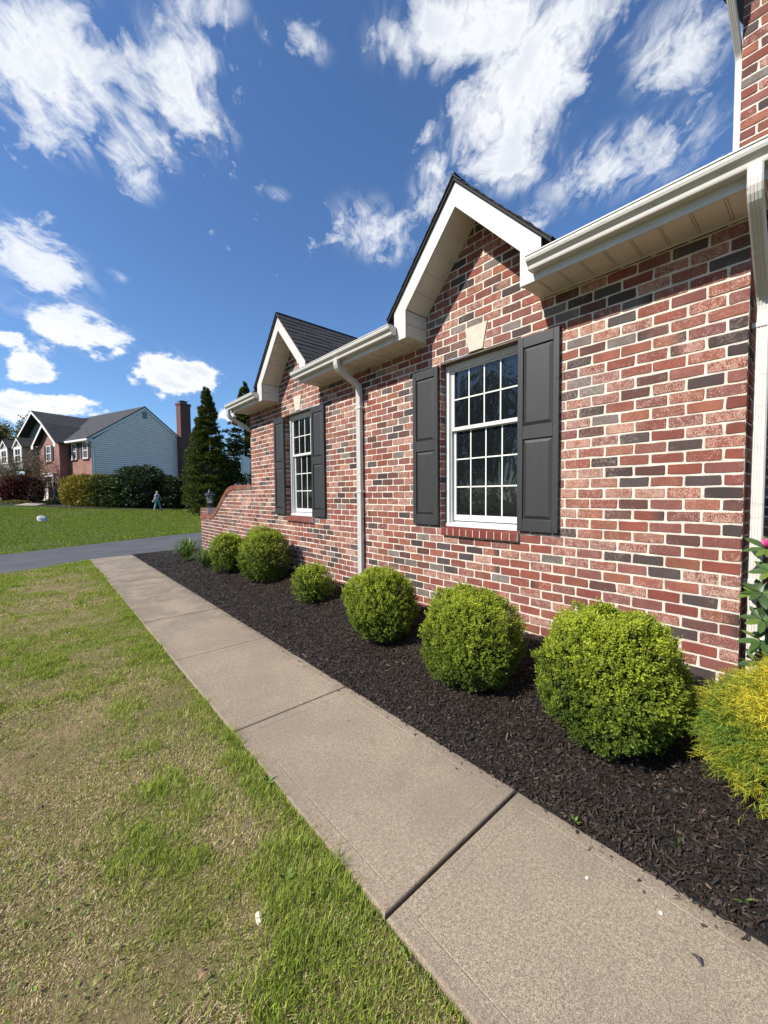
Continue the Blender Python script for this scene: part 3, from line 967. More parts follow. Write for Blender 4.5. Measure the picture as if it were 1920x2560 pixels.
# gable fascia boards, the return boxes and sloping soffits
for gc in GABLES:
    fb = MB()
    for s_ in (-1, 1):
        pl = [(FX, gc, 4.238), (FX, gc + s_*.66, 3.53), (FX, gc + s_*.66, 3.247), (FX, gc + s_*.835, 3.247), (FX, gc + s_*.835, 4.458 - GS*.835), (FX, gc, 4.458)]
        fb.prism(pl, (.02, 0, 0))
    fascia = put(fb.build('gable_fascia', trim_m, house))
    gs_ = MB()
    for s_ in (-1, 1):
        n_p = 5
        for k_ in range(n_p):
            a0, a1 = k_/n_p, (k_+1)/n_p
            q0 = (gc + s_*.66*a0, 4.244 - .708*a0); q1_ = (gc + s_*.66*a1, 4.244 - .708*a1)
            e_ = .004/.97
            dy_, dz_ = (q1_[0]-q0[0]), (q1_[1]-q0[1]); ln = math.hypot(dy_, dz_)
            q1s = (q1_[0] - dy_/ln*e_, q1_[1] - dz_/ln*e_)
            gs_.prism([(FX + .021, q0[0], q0[1]), (WX + .03, q0[0], q0[1]), (WX + .03, q1s[0], q1s[1]), (FX + .021, q1s[0], q1s[1])], (0, s_*.008, .008))
        gs_.prism([(FX + .021, gc, 4.256), (WX + .03, gc, 4.256), (WX + .03, gc + s_*.66, 3.548), (FX + .021, gc + s_*.66, 3.548)], (0, s_*.004, .004))
        ya, yb = sorted((gc + s_*.662, gc + s_*.675))
        gs_.box(FX + .021, WX + .01, ya, yb, 3.262, 3.393, .003)
        gs_.box(FX + .021, WX + .01, ya, yb, 3.397, 3.535, .003)
    put(gs_.build('gable_soffit', soffit_m, house))

# eaves: soffit slats, fascia and gutters in three runs
runs = [(.13, GABLES[0] - .66), (GABLES[0] + .66, GABLES[1] - .66), (GABLES[1] + .66, 8.04)]
for a0, a1 in runs:
    y = a0; sf = MB()
    sf.box(FX + .012, WX + .012, a0 + .001, a1 - .001, SOFF + .006, SOFF + .012, 0)
    while y < a1 - .01:
        e_ = min(y + .145, a1)
        sf.box(FX + .013, WX - .014, y, e_, SOFF, SOFF + .005, .002)
        if e_ + .006 < a1: sf.box(FX + .013, WX - .014, e_ + .004, min(e_ + .012, a1), SOFF - .003, SOFF + .005, .002)
        y = e_ + .0165
    sf.box(WX - .013, WX - .001, a0, a1, SOFF - .010, SOFF + .005, .002)
    put(sf.build('soffit', soffit_m, house))
for a0, a1 in ((.13, GABLES[0]-.837), (GABLES[0]+.837, GABLES[1]-.837), (GABLES[1]+.837, 8.04)):
    ef = MB(); ef.box(FX - .008, FX + .012, a0, a1, 3.244, 3.40, .003); put(ef.build('fascia', trim_m, house))
GP = [(FX - .009, 3.396), (FX - .009, 3.304), (FX - .075, 3.304), (FX - .079, 3.312), (FX - .083, 3.330), (FX - .098, 3.345), (FX - .112, 3.356), (FX - .119, 3.372), (FX - .120, 3.388), (FX - .126, 3.391), (FX - .126, 3.399), (FX - .112, 3.400), (FX - .112, 3.392)]
gut_objs = []
for a0, a1 in ((.19, GABLES[0] - .775), (GABLES[0] + .80, GABLES[1] - .60), (GABLES[1] + .80, 8.09)):
    gm = MB()
    gm.prism([(x, a0, z) for x, z in GP], (0, a1-a0, 0))
    for e_ in (a0 - .004, a1):    # end caps, a touch proud
        gm.prism([(x - .002*(x < FX-.05), e_, z + (.001 if z > 3.35 else -.002)) for x, z in GP[:-2]], (0, .004, 0))
    y = a0 + .3
    while y < a1:                 # hidden hanger screws show as small dots
        gm.lathe([(.004, 0), (.004, .0015)], 0, 0, 6)
        n0 = len(gm.v) - 12
        for i in range(n0, len(gm.v)):
            vx, vy, vz = gm.v[i]; gm.v[i] = (FX - .119 - vz, y + vx, 3.378 + vy)
        y += .61
    gut_objs.append(put(gm.build('gutter', gutter_m, house)))
# downspouts
def downspout(pts, straps, side, strap_fn, w_=.082, d_=.062):
    ds = MB(); ds.rect_tube(pts, w_, d_, side, rib=.004)
    o = put(ds.build('downspout', gutter_m, house))
    for z in straps:
        sm_ = MB(); strap_fn(sm_, z); sm_.build('strap', trim_m, o)
    return o
def bend(p0, p1, p2, r_, n=4):
    p0, p1, p2 = Vector(p0), Vector(p1), Vector(p2)
    a = p1 + (p0-p1).normalized()*r_; b_ = p1 + (p2-p1).normalized()*r_
    return [tuple(a.lerp(p1, t_).lerp(p1.lerp(b_, t_), t_)) for t_ in [i/n for i in range(n+1)]]
def path(*pts, r_=.07):
    out = [pts[0]]
    for i in range(1, len(pts)-1): out += bend(pts[i-1], pts[i], pts[i+1], r_)
    return out + [pts[-1]]
DX = WX - .042
ydm = 4.21
downspout(path((FX - .07, ydm, 3.303), (FX - .07, ydm, 3.20), (DX, ydm, 3.03), (DX, ydm, .24)), (2.74, 1.62), (0, 1, 0),
          lambda mb, z: mb.box(DX - .036, WX - .0005, ydm - .058, ydm + .058, z - .014, z + .014, .004))
yd = .308
DX2 = 3.445
downspout(path((FX - .066, yd, 3.303), (FX - .066, yd, 3.17), (DX2, yd, 2.78), (DX2, yd, .2)), (2.62, 1.0), (0, 1, 0),
          lambda mb, z: mb.box(DX2 - .0345, DX2 + .05, yd - .036, Y0 - .001, z - .016, z + .016, .003), .066, .060)
downspout(path((FX - .07, 8.025, 3.303), (FX - .07, 8.025, 3.17), (3.47, 8.025, 2.88), (3.47, 8.025, .2)), (), (0, 1, 0), None)
downspout(path((4.05, .66, 5.95), (4.05, .66, 5.80), (4.53, .601, 5.18), (4.53, .601, 3.9), r_=.05), (), (0, 1, 0), None, .05, .07)
up_eave = MB()
up_eave.box(4.02, 4.46, -4.4, .95, 5.95, 5.96, .002)
up_eave.box(3.99, 4.02, -4.4, .95, 5.93, 6.10, .003)
put(up_eave.build('upper_eave', soffit_m, house))
ur = MB(); ur.prism([(3.95, -4.4, 6.10), (3.95, 1.0, 6.10), (8.5, 1.0, 8.6), (8.5, -4.4, 8.6)], (0, 0, .05), (.028, .028, .03))
put(ur.build('upper_roof', shingle_m, house))

# windows: frame > upper and lower sash, panes, grille, brick sill
for wi, (wc, gc) in enumerate(zip(WCEN, GABLES)):
    a0, a1 = wc - WHALF, wc + WHALF
    fr = MB()
    xf = WX + .088
    for ya, yb in ((a0 + .001, a0 + .05), (a1 - .05, a1 - .001)):
        fr.box(xf, xf + .10, ya, yb, WZ0 + .012, WZ1 - .012, .004)
    for ya, yb in ((a0 + .05, a0 + .064), (a1 - .064, a1 - .05)):
        fr.box(xf + .024, xf + .09, ya, yb, WZ0 + .02, WZ1 - .06, .002)
    fr.box(xf, xf + .10, a0 + .0505, a1 - .0505, WZ1 - .055, WZ1 - .012, .004)
    fr.box(xf + .012, xf + .10, a0 + .0505, a1 - .0505, WZ1 - .072, WZ1 - .0555, .002)
    fr.prism([(xf - .012, a0 + .002, WZ0 + .012), (xf - .012, a0 + .002, WZ0 + .042), (xf + .10, a0 + .002, WZ0 + .068), (xf + .10, a0 + .002, WZ0 + .012)], (0, 2*WHALF - .004, 0))
    win = put(fr.build('window', vinyl_m, house))
    iL, iR = a0 + .064, a1 - .064
    for nm, x_, zb, zt, zg0, zg1, cols, rows_z in (('upper_sash', xf + .030, 2.262, WZ1 - .072, 2.303, 2.895, 4, [2.600]),
                                                  ('lower_sash', xf + .062, 1.285, 2.300, 1.350, 2.258, 4, [1.655, 1.957])):
        sa = MB(); st_ = .034
        sa.box(x_, x_ + .028, iL, iL + st_, zb, zt, .004); sa.box(x_, x_ + .028, iR - st_, iR, zb, zt, .004)
        sa.box(x_ + .0005, x_ + .0275, iL + st_, iR - st_, zb, zg0, .004); sa.box(x_ + .0005, x_ + .0275, iL + st_, iR - st_, zg1, zt, .004)
        so = sa.build(nm, vinyl_m, win)
        gl = MB(); gl.box(x_ + .014, x_ + .018, iL + st_ - .003, iR - st_ + .003, zg0 - .003, zg1 + .003, 0)
        gl.build('pane', glass_m, win)
        gm = MB()
        for q in range(1, cols):
            y = iL + st_ + (iR - iL - 2*st_)*q/cols
            gm.box(x_ + .008, x_ + .0135, y - .007, y + .007, zg0 + .0005, zg1 - .0005, .001)
        for z in rows_z:
            gm.box(x_ + .0075, x_ + .0132, iL + st_ + .0005, iR - st_ - .0005, z - .007, z + .007, .001)
        gm.build('grille', muntin_m, win)
    lt = MB(); lt.box(WX + .006, xf + .1, a0 + .001, a1 - .001, WZ1 - .011, WZ1 + .004, .001)
    lt.build('lintel', lintel_m, win)
    sl = MB(); g = np.random.default_rng(60 + wi)
    nb = 11; s0, s1 = a0 - .005 + .01, a1 - .035
    bw = (s1 - s0)/nb
    for q in range(nb):
        cc, w_ = brick_colour(g)
        if q not in (1,) : cc = tuple(x*g.uniform(.85, 1.15) for x in (.21, .042, .030)); w_ = 0.0
        ya, yb = s0 + q*bw + .005, s0 + (q+1)*bw - .005
        n0 = len(sl.v)
        pf = [(WX - .036, 1.138), (WX - .032, 1.134), (WX + .05, 1.134), (WX + .10, 1.222), (WX - .030, 1.212), (WX - .036, 1.206)]
        sl.prism([(x, ya, z) for x, z in pf], (0, yb-ya, 0), (*cc, w_))
    sl.prism([(x, s0, z) for x, z in ((WX - .033, 1.139), (WX + .04, 1.139), (WX + .09, 1.216), (WX - .033, 1.208))], (0, s1-s0, 0), MORTAR)
    sl.build('brick_sill', brick_m, win)
    ks = MB()
    kz0, kz1 = 3.006, 3.250
    ks.prism([(WX - .007, gc - .079, kz0), (WX - .007, gc + .079, kz0), (WX - .007, gc + .131, kz1), (WX - .007, gc - .131, kz1)], (.03, 0, 0))
    ks.prism([(WX + .0055, gc - .089, kz0 - .003), (WX + .0055, gc + .089, kz0 - .003), (WX + .0055, gc + .143, kz1 + .009), (WX + .0055, gc - .143, kz1 + .009)], (.02, 0, 0), MORTAR)
    put(ks.build('keystone', stone_m, house))
    # raised panel shutters
    for s_ in (-1, 1):
        cy = gc + s_*.663 if wi == 0 else gc + s_*.655
        hw = .1885; z0, z1 = 1.236, 2.963
        x0 = WX - .036
        sh = MB(); sw_ = .052
        H_ = z1 - z0
        sh.box(x0, WX - .002, cy - hw, cy - hw + sw_, z0, z1, .003); sh.box(x0, WX - .002, cy + hw - sw_, cy + hw, z0, z1, .003)
        pans = [(z0 + .108, z0 + .472*H_ + .01), (z0 + .545*H_, z1 - .095)]
        for za, zb in ((z0, pans[0][0]), (pans[0][1], pans[1][0]), (pans[1][1], z1)):
            sh.box(x0 + .0008, WX - .003, cy - hw + sw_ - .0005, cy + hw - sw_ + .0005, za, zb, .003)
        sho = put(sh.build('shutter', shutter_m, house))
        for za, zb in pans:
            pm = MB(); ya, yb = cy - hw + sw_, cy + hw - sw_
            rec = x0 + .016; e1, e2, e3 = .006, .030, .034
            rings_ = [(0, rec), (e1, rec), (e2, x0 + .004), (e3, x0 + .002)]
            vs = []; fs = []
            for ins, x in rings_:
                vs += [(x, ya + ins, za + ins), (x, yb - ins, za + ins), (x, yb - ins, zb - ins), (x, ya + ins, zb - ins)]
            for k_ in range(3):
                for q in range(4): fs.append((k_*4+q, k_*4+(q+1) % 4, k_*4+4+(q+1) % 4, k_*4+4+q))
            fs.append((12, 13, 14, 15)); vs += [(WX - .004, ya, za), (WX - .004, yb, za), (WX - .004, yb, zb), (WX - .004, ya, zb)]
            fs += [(q, (q+1) % 4, 16 + (q+1) % 4, 16 + q) for q in range(4)] + [(16, 17, 18, 19)]
            pm.add(vs, fs); pm.build('panel', shutter_m, sho)
        for yy in (cy - hw + .018, cy + hw - .018):
            for zz_ in (z0 + .36, z1 - .42):
                pg = MB(); pg.lathe([(.007, 0), (.006, .003), (.002, .0045)], 0, 0, 8)
                for i in range(len(pg.v) - 24, len(pg.v)):
                    vx, vy, vz = pg.v[i]; pg.v[i] = (x0 - vz, yy + vx, zz_ + vy)
                pg.build('fixing', dark_edge_m, sho)

# ------------------------------------------------------------------ garden wall with its swept coping
GT = .30
CURVE = [(7.932, 1.81), (8.42, 1.815), (8.79, 1.82), (8.97, 1.815), (9.17, 1.79), (9.34, 1.74), (9.44, 1.69), (9.55, 1.625), (9.76, 1.49), (9.97, 1.345), (10.21, 1.21), (10.36, 1.15), (10.51, 1.105), (10.66, 1.085), (11.0, 1.075), (11.41, 1.07)]
CAPH = .095
cy_ = [q[0] for q in CURVE]; cz_ = [q[1] for q in CURVE]
def cap_y_range(z):      # wall body below the coping: farthest y at height z
    if z < 1.07 - CAPH: return 11.40
    ys_ = np.linspace(7.94, 11.40, 600); zs_ = np.interp(ys_, cy_, cz_) - CAPH
    ok = ys_[zs_ > z]
    return float(ok.max()) if len(ok) else 7.9
gwall = thing('garden_wall', 'curved brick garden wall stepping down from the house corner to a low pillar', 'wall', (WX, 7.93, 0))
def gput(o):
    o.matrix_parent_inverse = Matrix.Translation((-WX, -7.93, 0)); return o
gb = MB()
def gspans(z0, z1):
    e_ = cap_y_range((z0+z1)/2)
    return [(Y1 + .0, e_)] if e_ > Y1 + .05 else []
def aged(cc, w_, u, z, g):
    k_ = min(1, max(0, (u-8.2)/2.6)); k_ = .62*k_
    br = (.115, .058, .046)
    return tuple(a*(1-k_) + b_*k_*g.uniform(.6, 1.4) for a, b_ in zip(cc, br)), w_*(1-.55*k_)
brick_face(gb, lambda u, z, d_: (WX + d_, u, z), range(0, 23), gspans, 12, front_phase, aged)
brick_face(gb, lambda u, z, d_: (WX + GT - d_, u, z), range(0, 23), gspans, 13, front_phase, aged)
brick_face(gb, lambda u, z, d_: (u, 11.40 - d_, z), range(0, 13), lambda a, b_: [(WX, WX + GT)], 14, lambda k_: WX + (BL/2 if k_ % 2 else 0))
gput(gb.build('brickwork', brick_m, gwall))
cp = MB(); g = np.random.default_rng(70)
pts = np.array(CURVE); seg = np.hypot(*np.diff(pts, axis=0).T); cum = np.r_[0, np.cumsum(seg)]
nbk = int(cum[-1]/.073)
def on_curve(s_):
    return np.array([np.interp(s_, cum, pts[:, 0]), np.interp(s_, cum, pts[:, 1])])
sm = np.linspace(0, cum[-1], nbk+1)
for i in range(nbk):
    a = on_curve(sm[i] + .004); b_ = on_curve(sm[i+1] - .004)
    tt = (b_-a)/np.linalg.norm(b_-a); nn = np.array([-tt[1], tt[0]])
    k_ = g.uniform(.75, 1.2)
    cc = (.24*k_, .075*k_, .042*k_, .0 if g.random() < .7 else .4)
    q = [a, b_, b_ - nn*CAPH, a - nn*CAPH]
    cp.prism([(WX - .018, y, z) for y, z in q], (GT + .036, 0, 0), cc)
    a2 = on_curve(sm[i]); b2 = on_curve(sm[i+1])
    q = [a2 - nn*.006, b2 - nn*.006, b2 - nn*(CAPH + .006), a2 - nn*(CAPH + .006)]
    cp.prism([(WX - .012, y, z) for y, z in q], (GT + .024, 0, 0), MORTAR)
gput(cp.build('coping', brick_m, gwall))
pl_ = MB()
px0, px1, py0, py1 = WX - .01, WX + GT + .02, 10.80, 11.39
for k_, (z0, z1) in enumerate(((1.075, 1.165), (1.172, 1.262))):
    n_ = 3
    for q in range(n_):
        ya, yb = py0 + (py1-py0)*q/n_ + .005, py0 + (py1-py0)*(q+1)/n_ - .005
        cc, w_ = aged(*brick_colour(g), 11, 1, g)
        pl_.box(px0, px1, ya, yb, z0, z1, .004, (*cc, w_))
pl_.box(px0 + .006, px1 - .006, py0 + .002, py1 - .002, 1.07, 1.259, .002, MORTAR)
gput(pl_.build('pillar_top', brick_m, gwall))

# lantern on the pillar
iron_m = simple_mat('black_iron', (.018, .018, .019), .4, .2, 20)
lglass_m, t, b = new_mat('lantern_glass')
b.inputs['Base Color'].default_value = (.75, .8, .82, 1); b.inputs['Roughness'].default_value = .08
b.inputs['Alpha'].default_value = .22
lx_, ly_ = WX + .15, 11.08
lan = thing('lantern', 'black iron lantern with seeded glass standing on the brick pillar end', 'lantern', (lx_, ly_, 1.264))
lb = MB()
lb.lathe([(.085, 0), (.085, .012), (.055, .03), (.028, .05), (.028, .085), (.05, .10), (.072, .115), (.075, .13)], 0, 0, 16)
lb.lathe([(.118, .335), (.150, .345), (.135, .362), (.075, .40), (.045, .425), (.03, .45), (.016, .47), (.022, .485), (.010, .505), (.004, .54)], 0, 0, 16)
for k_ in range(6):
    a = 2*math.pi*k_/6
    lb.tube([(.074*math.cos(a), .074*math.sin(a), .125), (.112*math.cos(a), .112*math.sin(a), .34)], .0055, 6)
    a2 = 2*math.pi*(k_+1)/6
    lb.tube([(.080*math.cos(a), .080*math.sin(a), .15), (.106*math.cos(a2), .106*math.sin(a2), .32)], .0035, 5)
    lb.tube([(.080*math.cos(a2), .080*math.sin(a2), .15), (.106*math.cos(a), .106*math.sin(a), .32)], .0035, 5)
lb.build('frame', iron_m, lan)
lg = MB(); lg.lathe([(.066, .132), (.104, .336)], 0, 0, 6); lg.build('glass', lglass_m, lan)
bu = MB(); bu.lathe([(.012, .13), (.014, .17), (.026, .205), (.028, .23), (.016, .262), (.004, .27)], 0, 0, 10)
bu.build('bulb', simple_mat('bulb_glass', (.7, .68, .62), .2), lan)

# ------------------------------------------------------------------ shrubs and plants in the bed
box_m = leaf_mat('boxwood_leaf', .55, .32, .22)
bark_brown_m = simple_mat('shrub_bark', (.075, .055, .04), .9, .3, 40, bump=.5, bscale=120)

def stems(mb, rad, h, n, seed, r0=.012):
    g = np.random.default_rng(seed)
    for i in range(n):
        a = g.uniform(0, 2*math.pi); e = g.uniform(.2, .75)
        p0 = (.03*math.cos(a), .03*math.sin(a), -.03)
        p1 = (rad*e*.4*math.cos(a+.3), rad*e*.4*math.sin(a+.3), h*.35)
        p2 = (rad*e*math.cos(a), rad*e*math.sin(a), h*g.uniform(.6, .85))
        mb.tube([p0, p1, p2], [r0, r0*.7, r0*.3], 6)

def boxwood(label, x, y, w, h, n_sprig, leaf, seed, squash=1.0, lobes=None, loose=.0, bright=0.5, dx=1.0, box=2.5):
    z0 = float(mulch_h(np.array([x]), np.array([y]))[0])
    th = thing('boxwood', label, 'shrub', (x, y, z0 - .01), 0, 'clipped boxwoods along the house wall')
    g = np.random.default_rng(seed)
    n = n_sprig
    Dn = rand_dirs(n, g)
    Dn[:, 2] = np.where(Dn[:, 2] < -.75, -Dn[:, 2], Dn[:, 2]); Dn = unit(Dn)
    lump = 1 + .34*(fbm(Dn*2.1 + seed*3.1, seed, 3) - .5) + .30*(fbm(Dn*5.0 + seed, seed+9, 2) - .5)
    tuft = fbm(Dn*9 + seed, seed+2, 2)      # shears leave tufts standing and small hollows between them
    lump = lump + .16*np.clip(tuft - .52, 0, 1) - .26*np.clip(.44 - tuft, 0, 1)
    for _ in range(7):         # uneven growth: shoulders and dents
        ld = rand_dirs(1, g)[0]; lump = lump + g.uniform(-.085, .075)*np.exp(-((1-(Dn@ld))/g.uniform(.10, .30))**2)
    if box: Dn0 = Dn/(np.abs(Dn)**box).sum(1, keepdims=True)**(1/box)
    else: Dn0 = Dn
    if lobes:
        for (ld, am, wd) in lobes:
            ld = np.array(ld)/np.linalg.norm(ld)
            lump = lump + am*np.exp(-((1-(Dn@ld))/wd)**2)
    depth = np.where(g.random(n) < .60, g.normal(.985, .032 + loose, n), g.uniform(.45, .96, n))
    rr = np.array([w/2*dx, w/2, h*.52])
    tuck = 1 - .22*np.clip(-Dn[:, 2:3] - .1, 0, 1)
    P = Dn0*rr*(lump*depth)[:, None]*np.concatenate([tuck, tuck, np.ones_like(tuck)], 1)
    P[:, 2] += h*.49
    P[:, 2] = np.maximum(P[:, 2], .015 + g.uniform(0, .04, n))
    out = unit(Dn*.75 + np.array([0, 0, .55]) + g.normal(0, .33, (n, 3)))
    # age of the sprig: fresh yellow-green growth on the tips near the top, darker older leaves below
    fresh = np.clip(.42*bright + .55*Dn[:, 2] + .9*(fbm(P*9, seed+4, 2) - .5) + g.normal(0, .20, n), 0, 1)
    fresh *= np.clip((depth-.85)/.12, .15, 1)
    m = 8
    t_ = (np.arange(m)+.5)/m
    LL = leaf*3.0
    base = P[:, None, :] + out[:, None, :]*(t_[None, :, None]-.6)*LL
    side = unit(np.cross(out, g.normal(size=(n, 3))))
    side2 = np.cross(out, side)
    ang = (np.arange(m)*2.4)[None, :] + g.uniform(0, 6, (n, 1))
    radial = side[:, None, :]*np.cos(ang)[..., None] + side2[:, None, :]*np.sin(ang)[..., None]
    ld = radial*.85 + out[:, None, :]*(.35 + .6*t_[None, :, None]) + g.normal(0, .18, (n, m, 3))
    nn = out[:, None, :]*.8 - radial*.5 + g.normal(0, .25, (n, m, 3))
    B = base.reshape(-1, 3); D_ = ld.reshape(-1, 3); N_ = nn.reshape(-1, 3)
    sz = leaf*g.uniform(.7, 1.25, n*m)
    v, f = leaf_quads(B, D_, N_, sz, sz*.62, -.08)
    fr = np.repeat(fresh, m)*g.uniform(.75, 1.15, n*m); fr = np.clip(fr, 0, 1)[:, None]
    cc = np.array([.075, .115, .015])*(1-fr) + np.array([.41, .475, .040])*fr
    cc *= g.uniform(.8, 1.2, (n*m, 1))
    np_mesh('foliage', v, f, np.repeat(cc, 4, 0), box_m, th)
    sb = MB(); stems(sb, w*.36, h*.8, 14, seed); sb.build('stem', bark_brown_m, th)
    return th
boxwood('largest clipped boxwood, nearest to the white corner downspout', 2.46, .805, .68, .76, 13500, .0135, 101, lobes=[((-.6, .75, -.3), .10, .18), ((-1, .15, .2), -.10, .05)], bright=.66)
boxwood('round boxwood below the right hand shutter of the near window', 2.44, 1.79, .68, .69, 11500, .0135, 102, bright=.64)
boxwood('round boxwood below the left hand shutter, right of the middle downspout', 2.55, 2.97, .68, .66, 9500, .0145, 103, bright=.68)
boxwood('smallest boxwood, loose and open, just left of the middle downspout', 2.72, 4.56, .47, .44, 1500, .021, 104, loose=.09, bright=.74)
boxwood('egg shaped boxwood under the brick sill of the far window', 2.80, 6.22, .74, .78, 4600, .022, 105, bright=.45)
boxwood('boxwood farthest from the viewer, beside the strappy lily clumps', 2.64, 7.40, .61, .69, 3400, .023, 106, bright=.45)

# golden thread-leaf cypress at the corner
gold_m = leaf_mat('golden_thread_leaf', .5, .3, .25)
def thread_cypress(label, x, y, w, h, n, seed):
    z0 = float(mulch_h(np.array([x]), np.array([y]))[0])
    th = thing('golden_cypress', label, 'shrub', (x, y, z0 - .01))
    g = np.random.default_rng(seed)
    Dn = rand_dirs(n, g); Dn[:, 2] = np.abs(Dn[:, 2])*1.0 - .35*(g.random(n) < .35); Dn = unit(Dn)
    lump = 1 + .30*(fbm(Dn*2.3 + 2, seed, 3) - .5)
    dep = np.where(g.random(n) < .7, g.normal(.93, .05, n), g.uniform(.5, .9, n))
    P = Dn*np.array([w/2, w/2, h*.58])*(lump*dep)[:, None]; P[:, 2] += h*.40
    P[:, 2] = np.maximum(P[:, 2], .03)
    out = unit(Dn*np.array([1, 1, .55]) + np.array([0, 0, .32]) + g.normal(0, .38, (n, 3)))
    L = g.uniform(.045, .105, n)
    side = unit(np.cross(out, g.normal(size=(n, 3))))
    droop = np.array([0, 0, -1.0])
    V = []; F_ = []; C_ = []; o = 0
    gold = np.clip(.18 + .65*(fbm(P*6, seed+2, 2) - .5)*2 + .25*Dn[:, 2] + g.normal(0, .22, n), 0, 1)[:, None]
    c0 = np.array([.13, .22, .03])*(1-gold) + np.array([.74, .60, .05])*gold
    def strip(B, D, Ln, wd, cc, bendv):
        nonlocal o
        k_ = len(B); S = unit(np.cross(D, g.normal(size=(k_, 3))))
        m1 = B + D*Ln[:, None]*.5 + bendv*Ln[:, None]*.06; tp = B + D*Ln[:, None] + bendv*Ln[:, None]*.28
        w_ = wd[:, None]
        vv = np.stack([B-S*w_, B+S*w_, m1+S*w_*.8, m1-S*w_*.8, tp+S*w_*.15, tp-S*w_*.15], 1).reshape(-1, 3)
        b_ = (np.arange(k_)*6)[:, None]
        ff = np.stack([b_+np.array([[0, 1, 2, 3]]), b_+np.array([[3, 2, 4, 5]])], 1).reshape(-1, 4)
        V.append(vv); F_.append(ff+o); C_.append(np.repeat(cc, 6, 0)); o += len(vv)
    strip(P, out, L, np.full(n, .0015), c0, droop + side*.5)
    for q in range(9):       # side threads along each frond
        t_ = (q+1.2)/10
        B = P + out*(L*t_)[:, None] + (droop + side*.5)*(L*.28*t_*t_)[:, None]
        sgn = 1 if q % 2 else -1
        D = unit(out*.75 + side*sgn*.75 + g.normal(0, .25, (n, 3)))
        strip(B, D, L*g.uniform(.22, .46, n)*(1-.4*t_), np.full(n, .0012), np.clip(c0*g.uniform(.7, 1.25, (n, 1)), 0, 1), droop)
    np_mesh('foliage', np.concatenate(V), np.concatenate(F_), np.concatenate(C_), gold_m, th)
    sb = MB(); stems(sb, w*.36, h*.75, 16, seed, .010); sb.build('stem', bark_brown_m, th)
    return th
thread_cypress('golden thread leaf cypress spilling over the mulch at the house corner', 2.57, -.04, .84, .62, 12500, 120)

# rhododendron in the corner by the return wall
rhodo_m = leaf_mat('rhododendron_leaf', .33, .2, .5)
def rhododendron(x, y):
    th = thing('rhododendron', 'broad leaved rhododendron with pink buds tucked in the house corner', 'shrub', (x, y, .30))
    g = np.random.default_rng(131)
    V = []; F_ = []; C_ = []; o = 0
    whorls = [(-.30, .085, .93), (-.33, .06, .80), (-.32, .10, .66), (-.34, .09, .50), (-.30, .10, .36), (-.27, -.05, .95), (-.28, -.05, .62), (-.3, .08, .22)]
    whorls += [(g.uniform(-.30, .35), g.uniform(-.55, .10), g.uniform(.12, .95)) for _ in range(34)]
    for wi_, (wx, wy, wz) in enumerate(whorls):
        n = g.integers(7, 11)
        a = np.arange(n)*2*math.pi/n*1.3 + g.uniform(0, 6)
        ax = unit(np.array([[wx*1.2 - .1, wy - .1, .55]]))
        s1 = unit(np.cross(ax, [[0, 1, .2]])); s2 = np.cross(ax, s1)
        D = s1*np.cos(a)[:, None] + s2*np.sin(a)[:, None] + ax*g.uniform(.05, .5, n)[:, None]
        N = ax + g.normal(0, .2, (n, 3))
        L = g.uniform(.085, .125, n)
        D = unit(D); S = unit(np.cross(D, N)); N2 = np.cross(S, D)
        P = np.repeat(np.array([[wx, wy, wz]]), n, 0)
        rows_ = []
        for t_, wd in ((.06, .10), (.25, .75), (.5, 1.0), (.78, .8), (1.0, .08)):
            cen = P + D*(L*t_)[:, None] - N2*(L*.20*t_*t_)[:, None]
            wv = S*(L*.19*wd)[:, None]
            rows_.append(np.stack([cen - wv + N2*(L*.03*wd)[:, None], cen, cen + wv + N2*(L*.03*wd)[:, None]], 1))
        vv = np.concatenate(rows_, 1)           # n, 15, 3
        b_ = (np.arange(n)*15)[:, None]
        fl = []
        for r_ in range(4):
            for c_ in range(2):
                fl.append(b_ + np.array([[r_*3+c_, r_*3+c_+1, r_*3+c_+4, r_*3+c_+3]]))
        ff = np.stack(fl, 1).reshape(-1, 4)
        cc = np.array([.045, .085, .022])*g.uniform(.75, 1.5, (n, 1)); cc[g.random(n) < .3] = (.12, .17, .03)
        V.append(vv.reshape(-1, 3)); F_.append(ff+o); C_.append(np.repeat(cc, 15, 0)); o += n*15
    np_mesh('foliage', np.concatenate(V), np.concatenate(F_), np.concatenate(C_), rhodo_m, th, smooth=True)
    petal_m = leaf_mat('rhododendron_petal', .5, .3, .2)
    for wx, wy, wz in whorls[:1] + whorls[5:6]:
        bm_ = MB()
        for q in range(7):
            a = q*2*math.pi/6; r_ = .018 if q < 6 else 0
            c_ = (.62, .07, .26) if q % 2 else (.72, .16, .36)
            bm_.tube([(wx + r_*.4*math.cos(a), wy + r_*.4*math.sin(a), wz + .01), (wx + r_*math.cos(a), wy + r_*math.sin(a), wz + .035), (wx + r_*1.5*math.cos(a), wy + r_*1.5*math.sin(a), wz + .062)], [.005, .011, .003], 7, c_)
        bm_.build('flower_bud', petal_m, th, smooth=True)
    sb = MB(); stems(sb, .3, .95, 12, 5, .012); sb.build('stem', bark_brown_m, th)
rhododendron(3.60, .16)

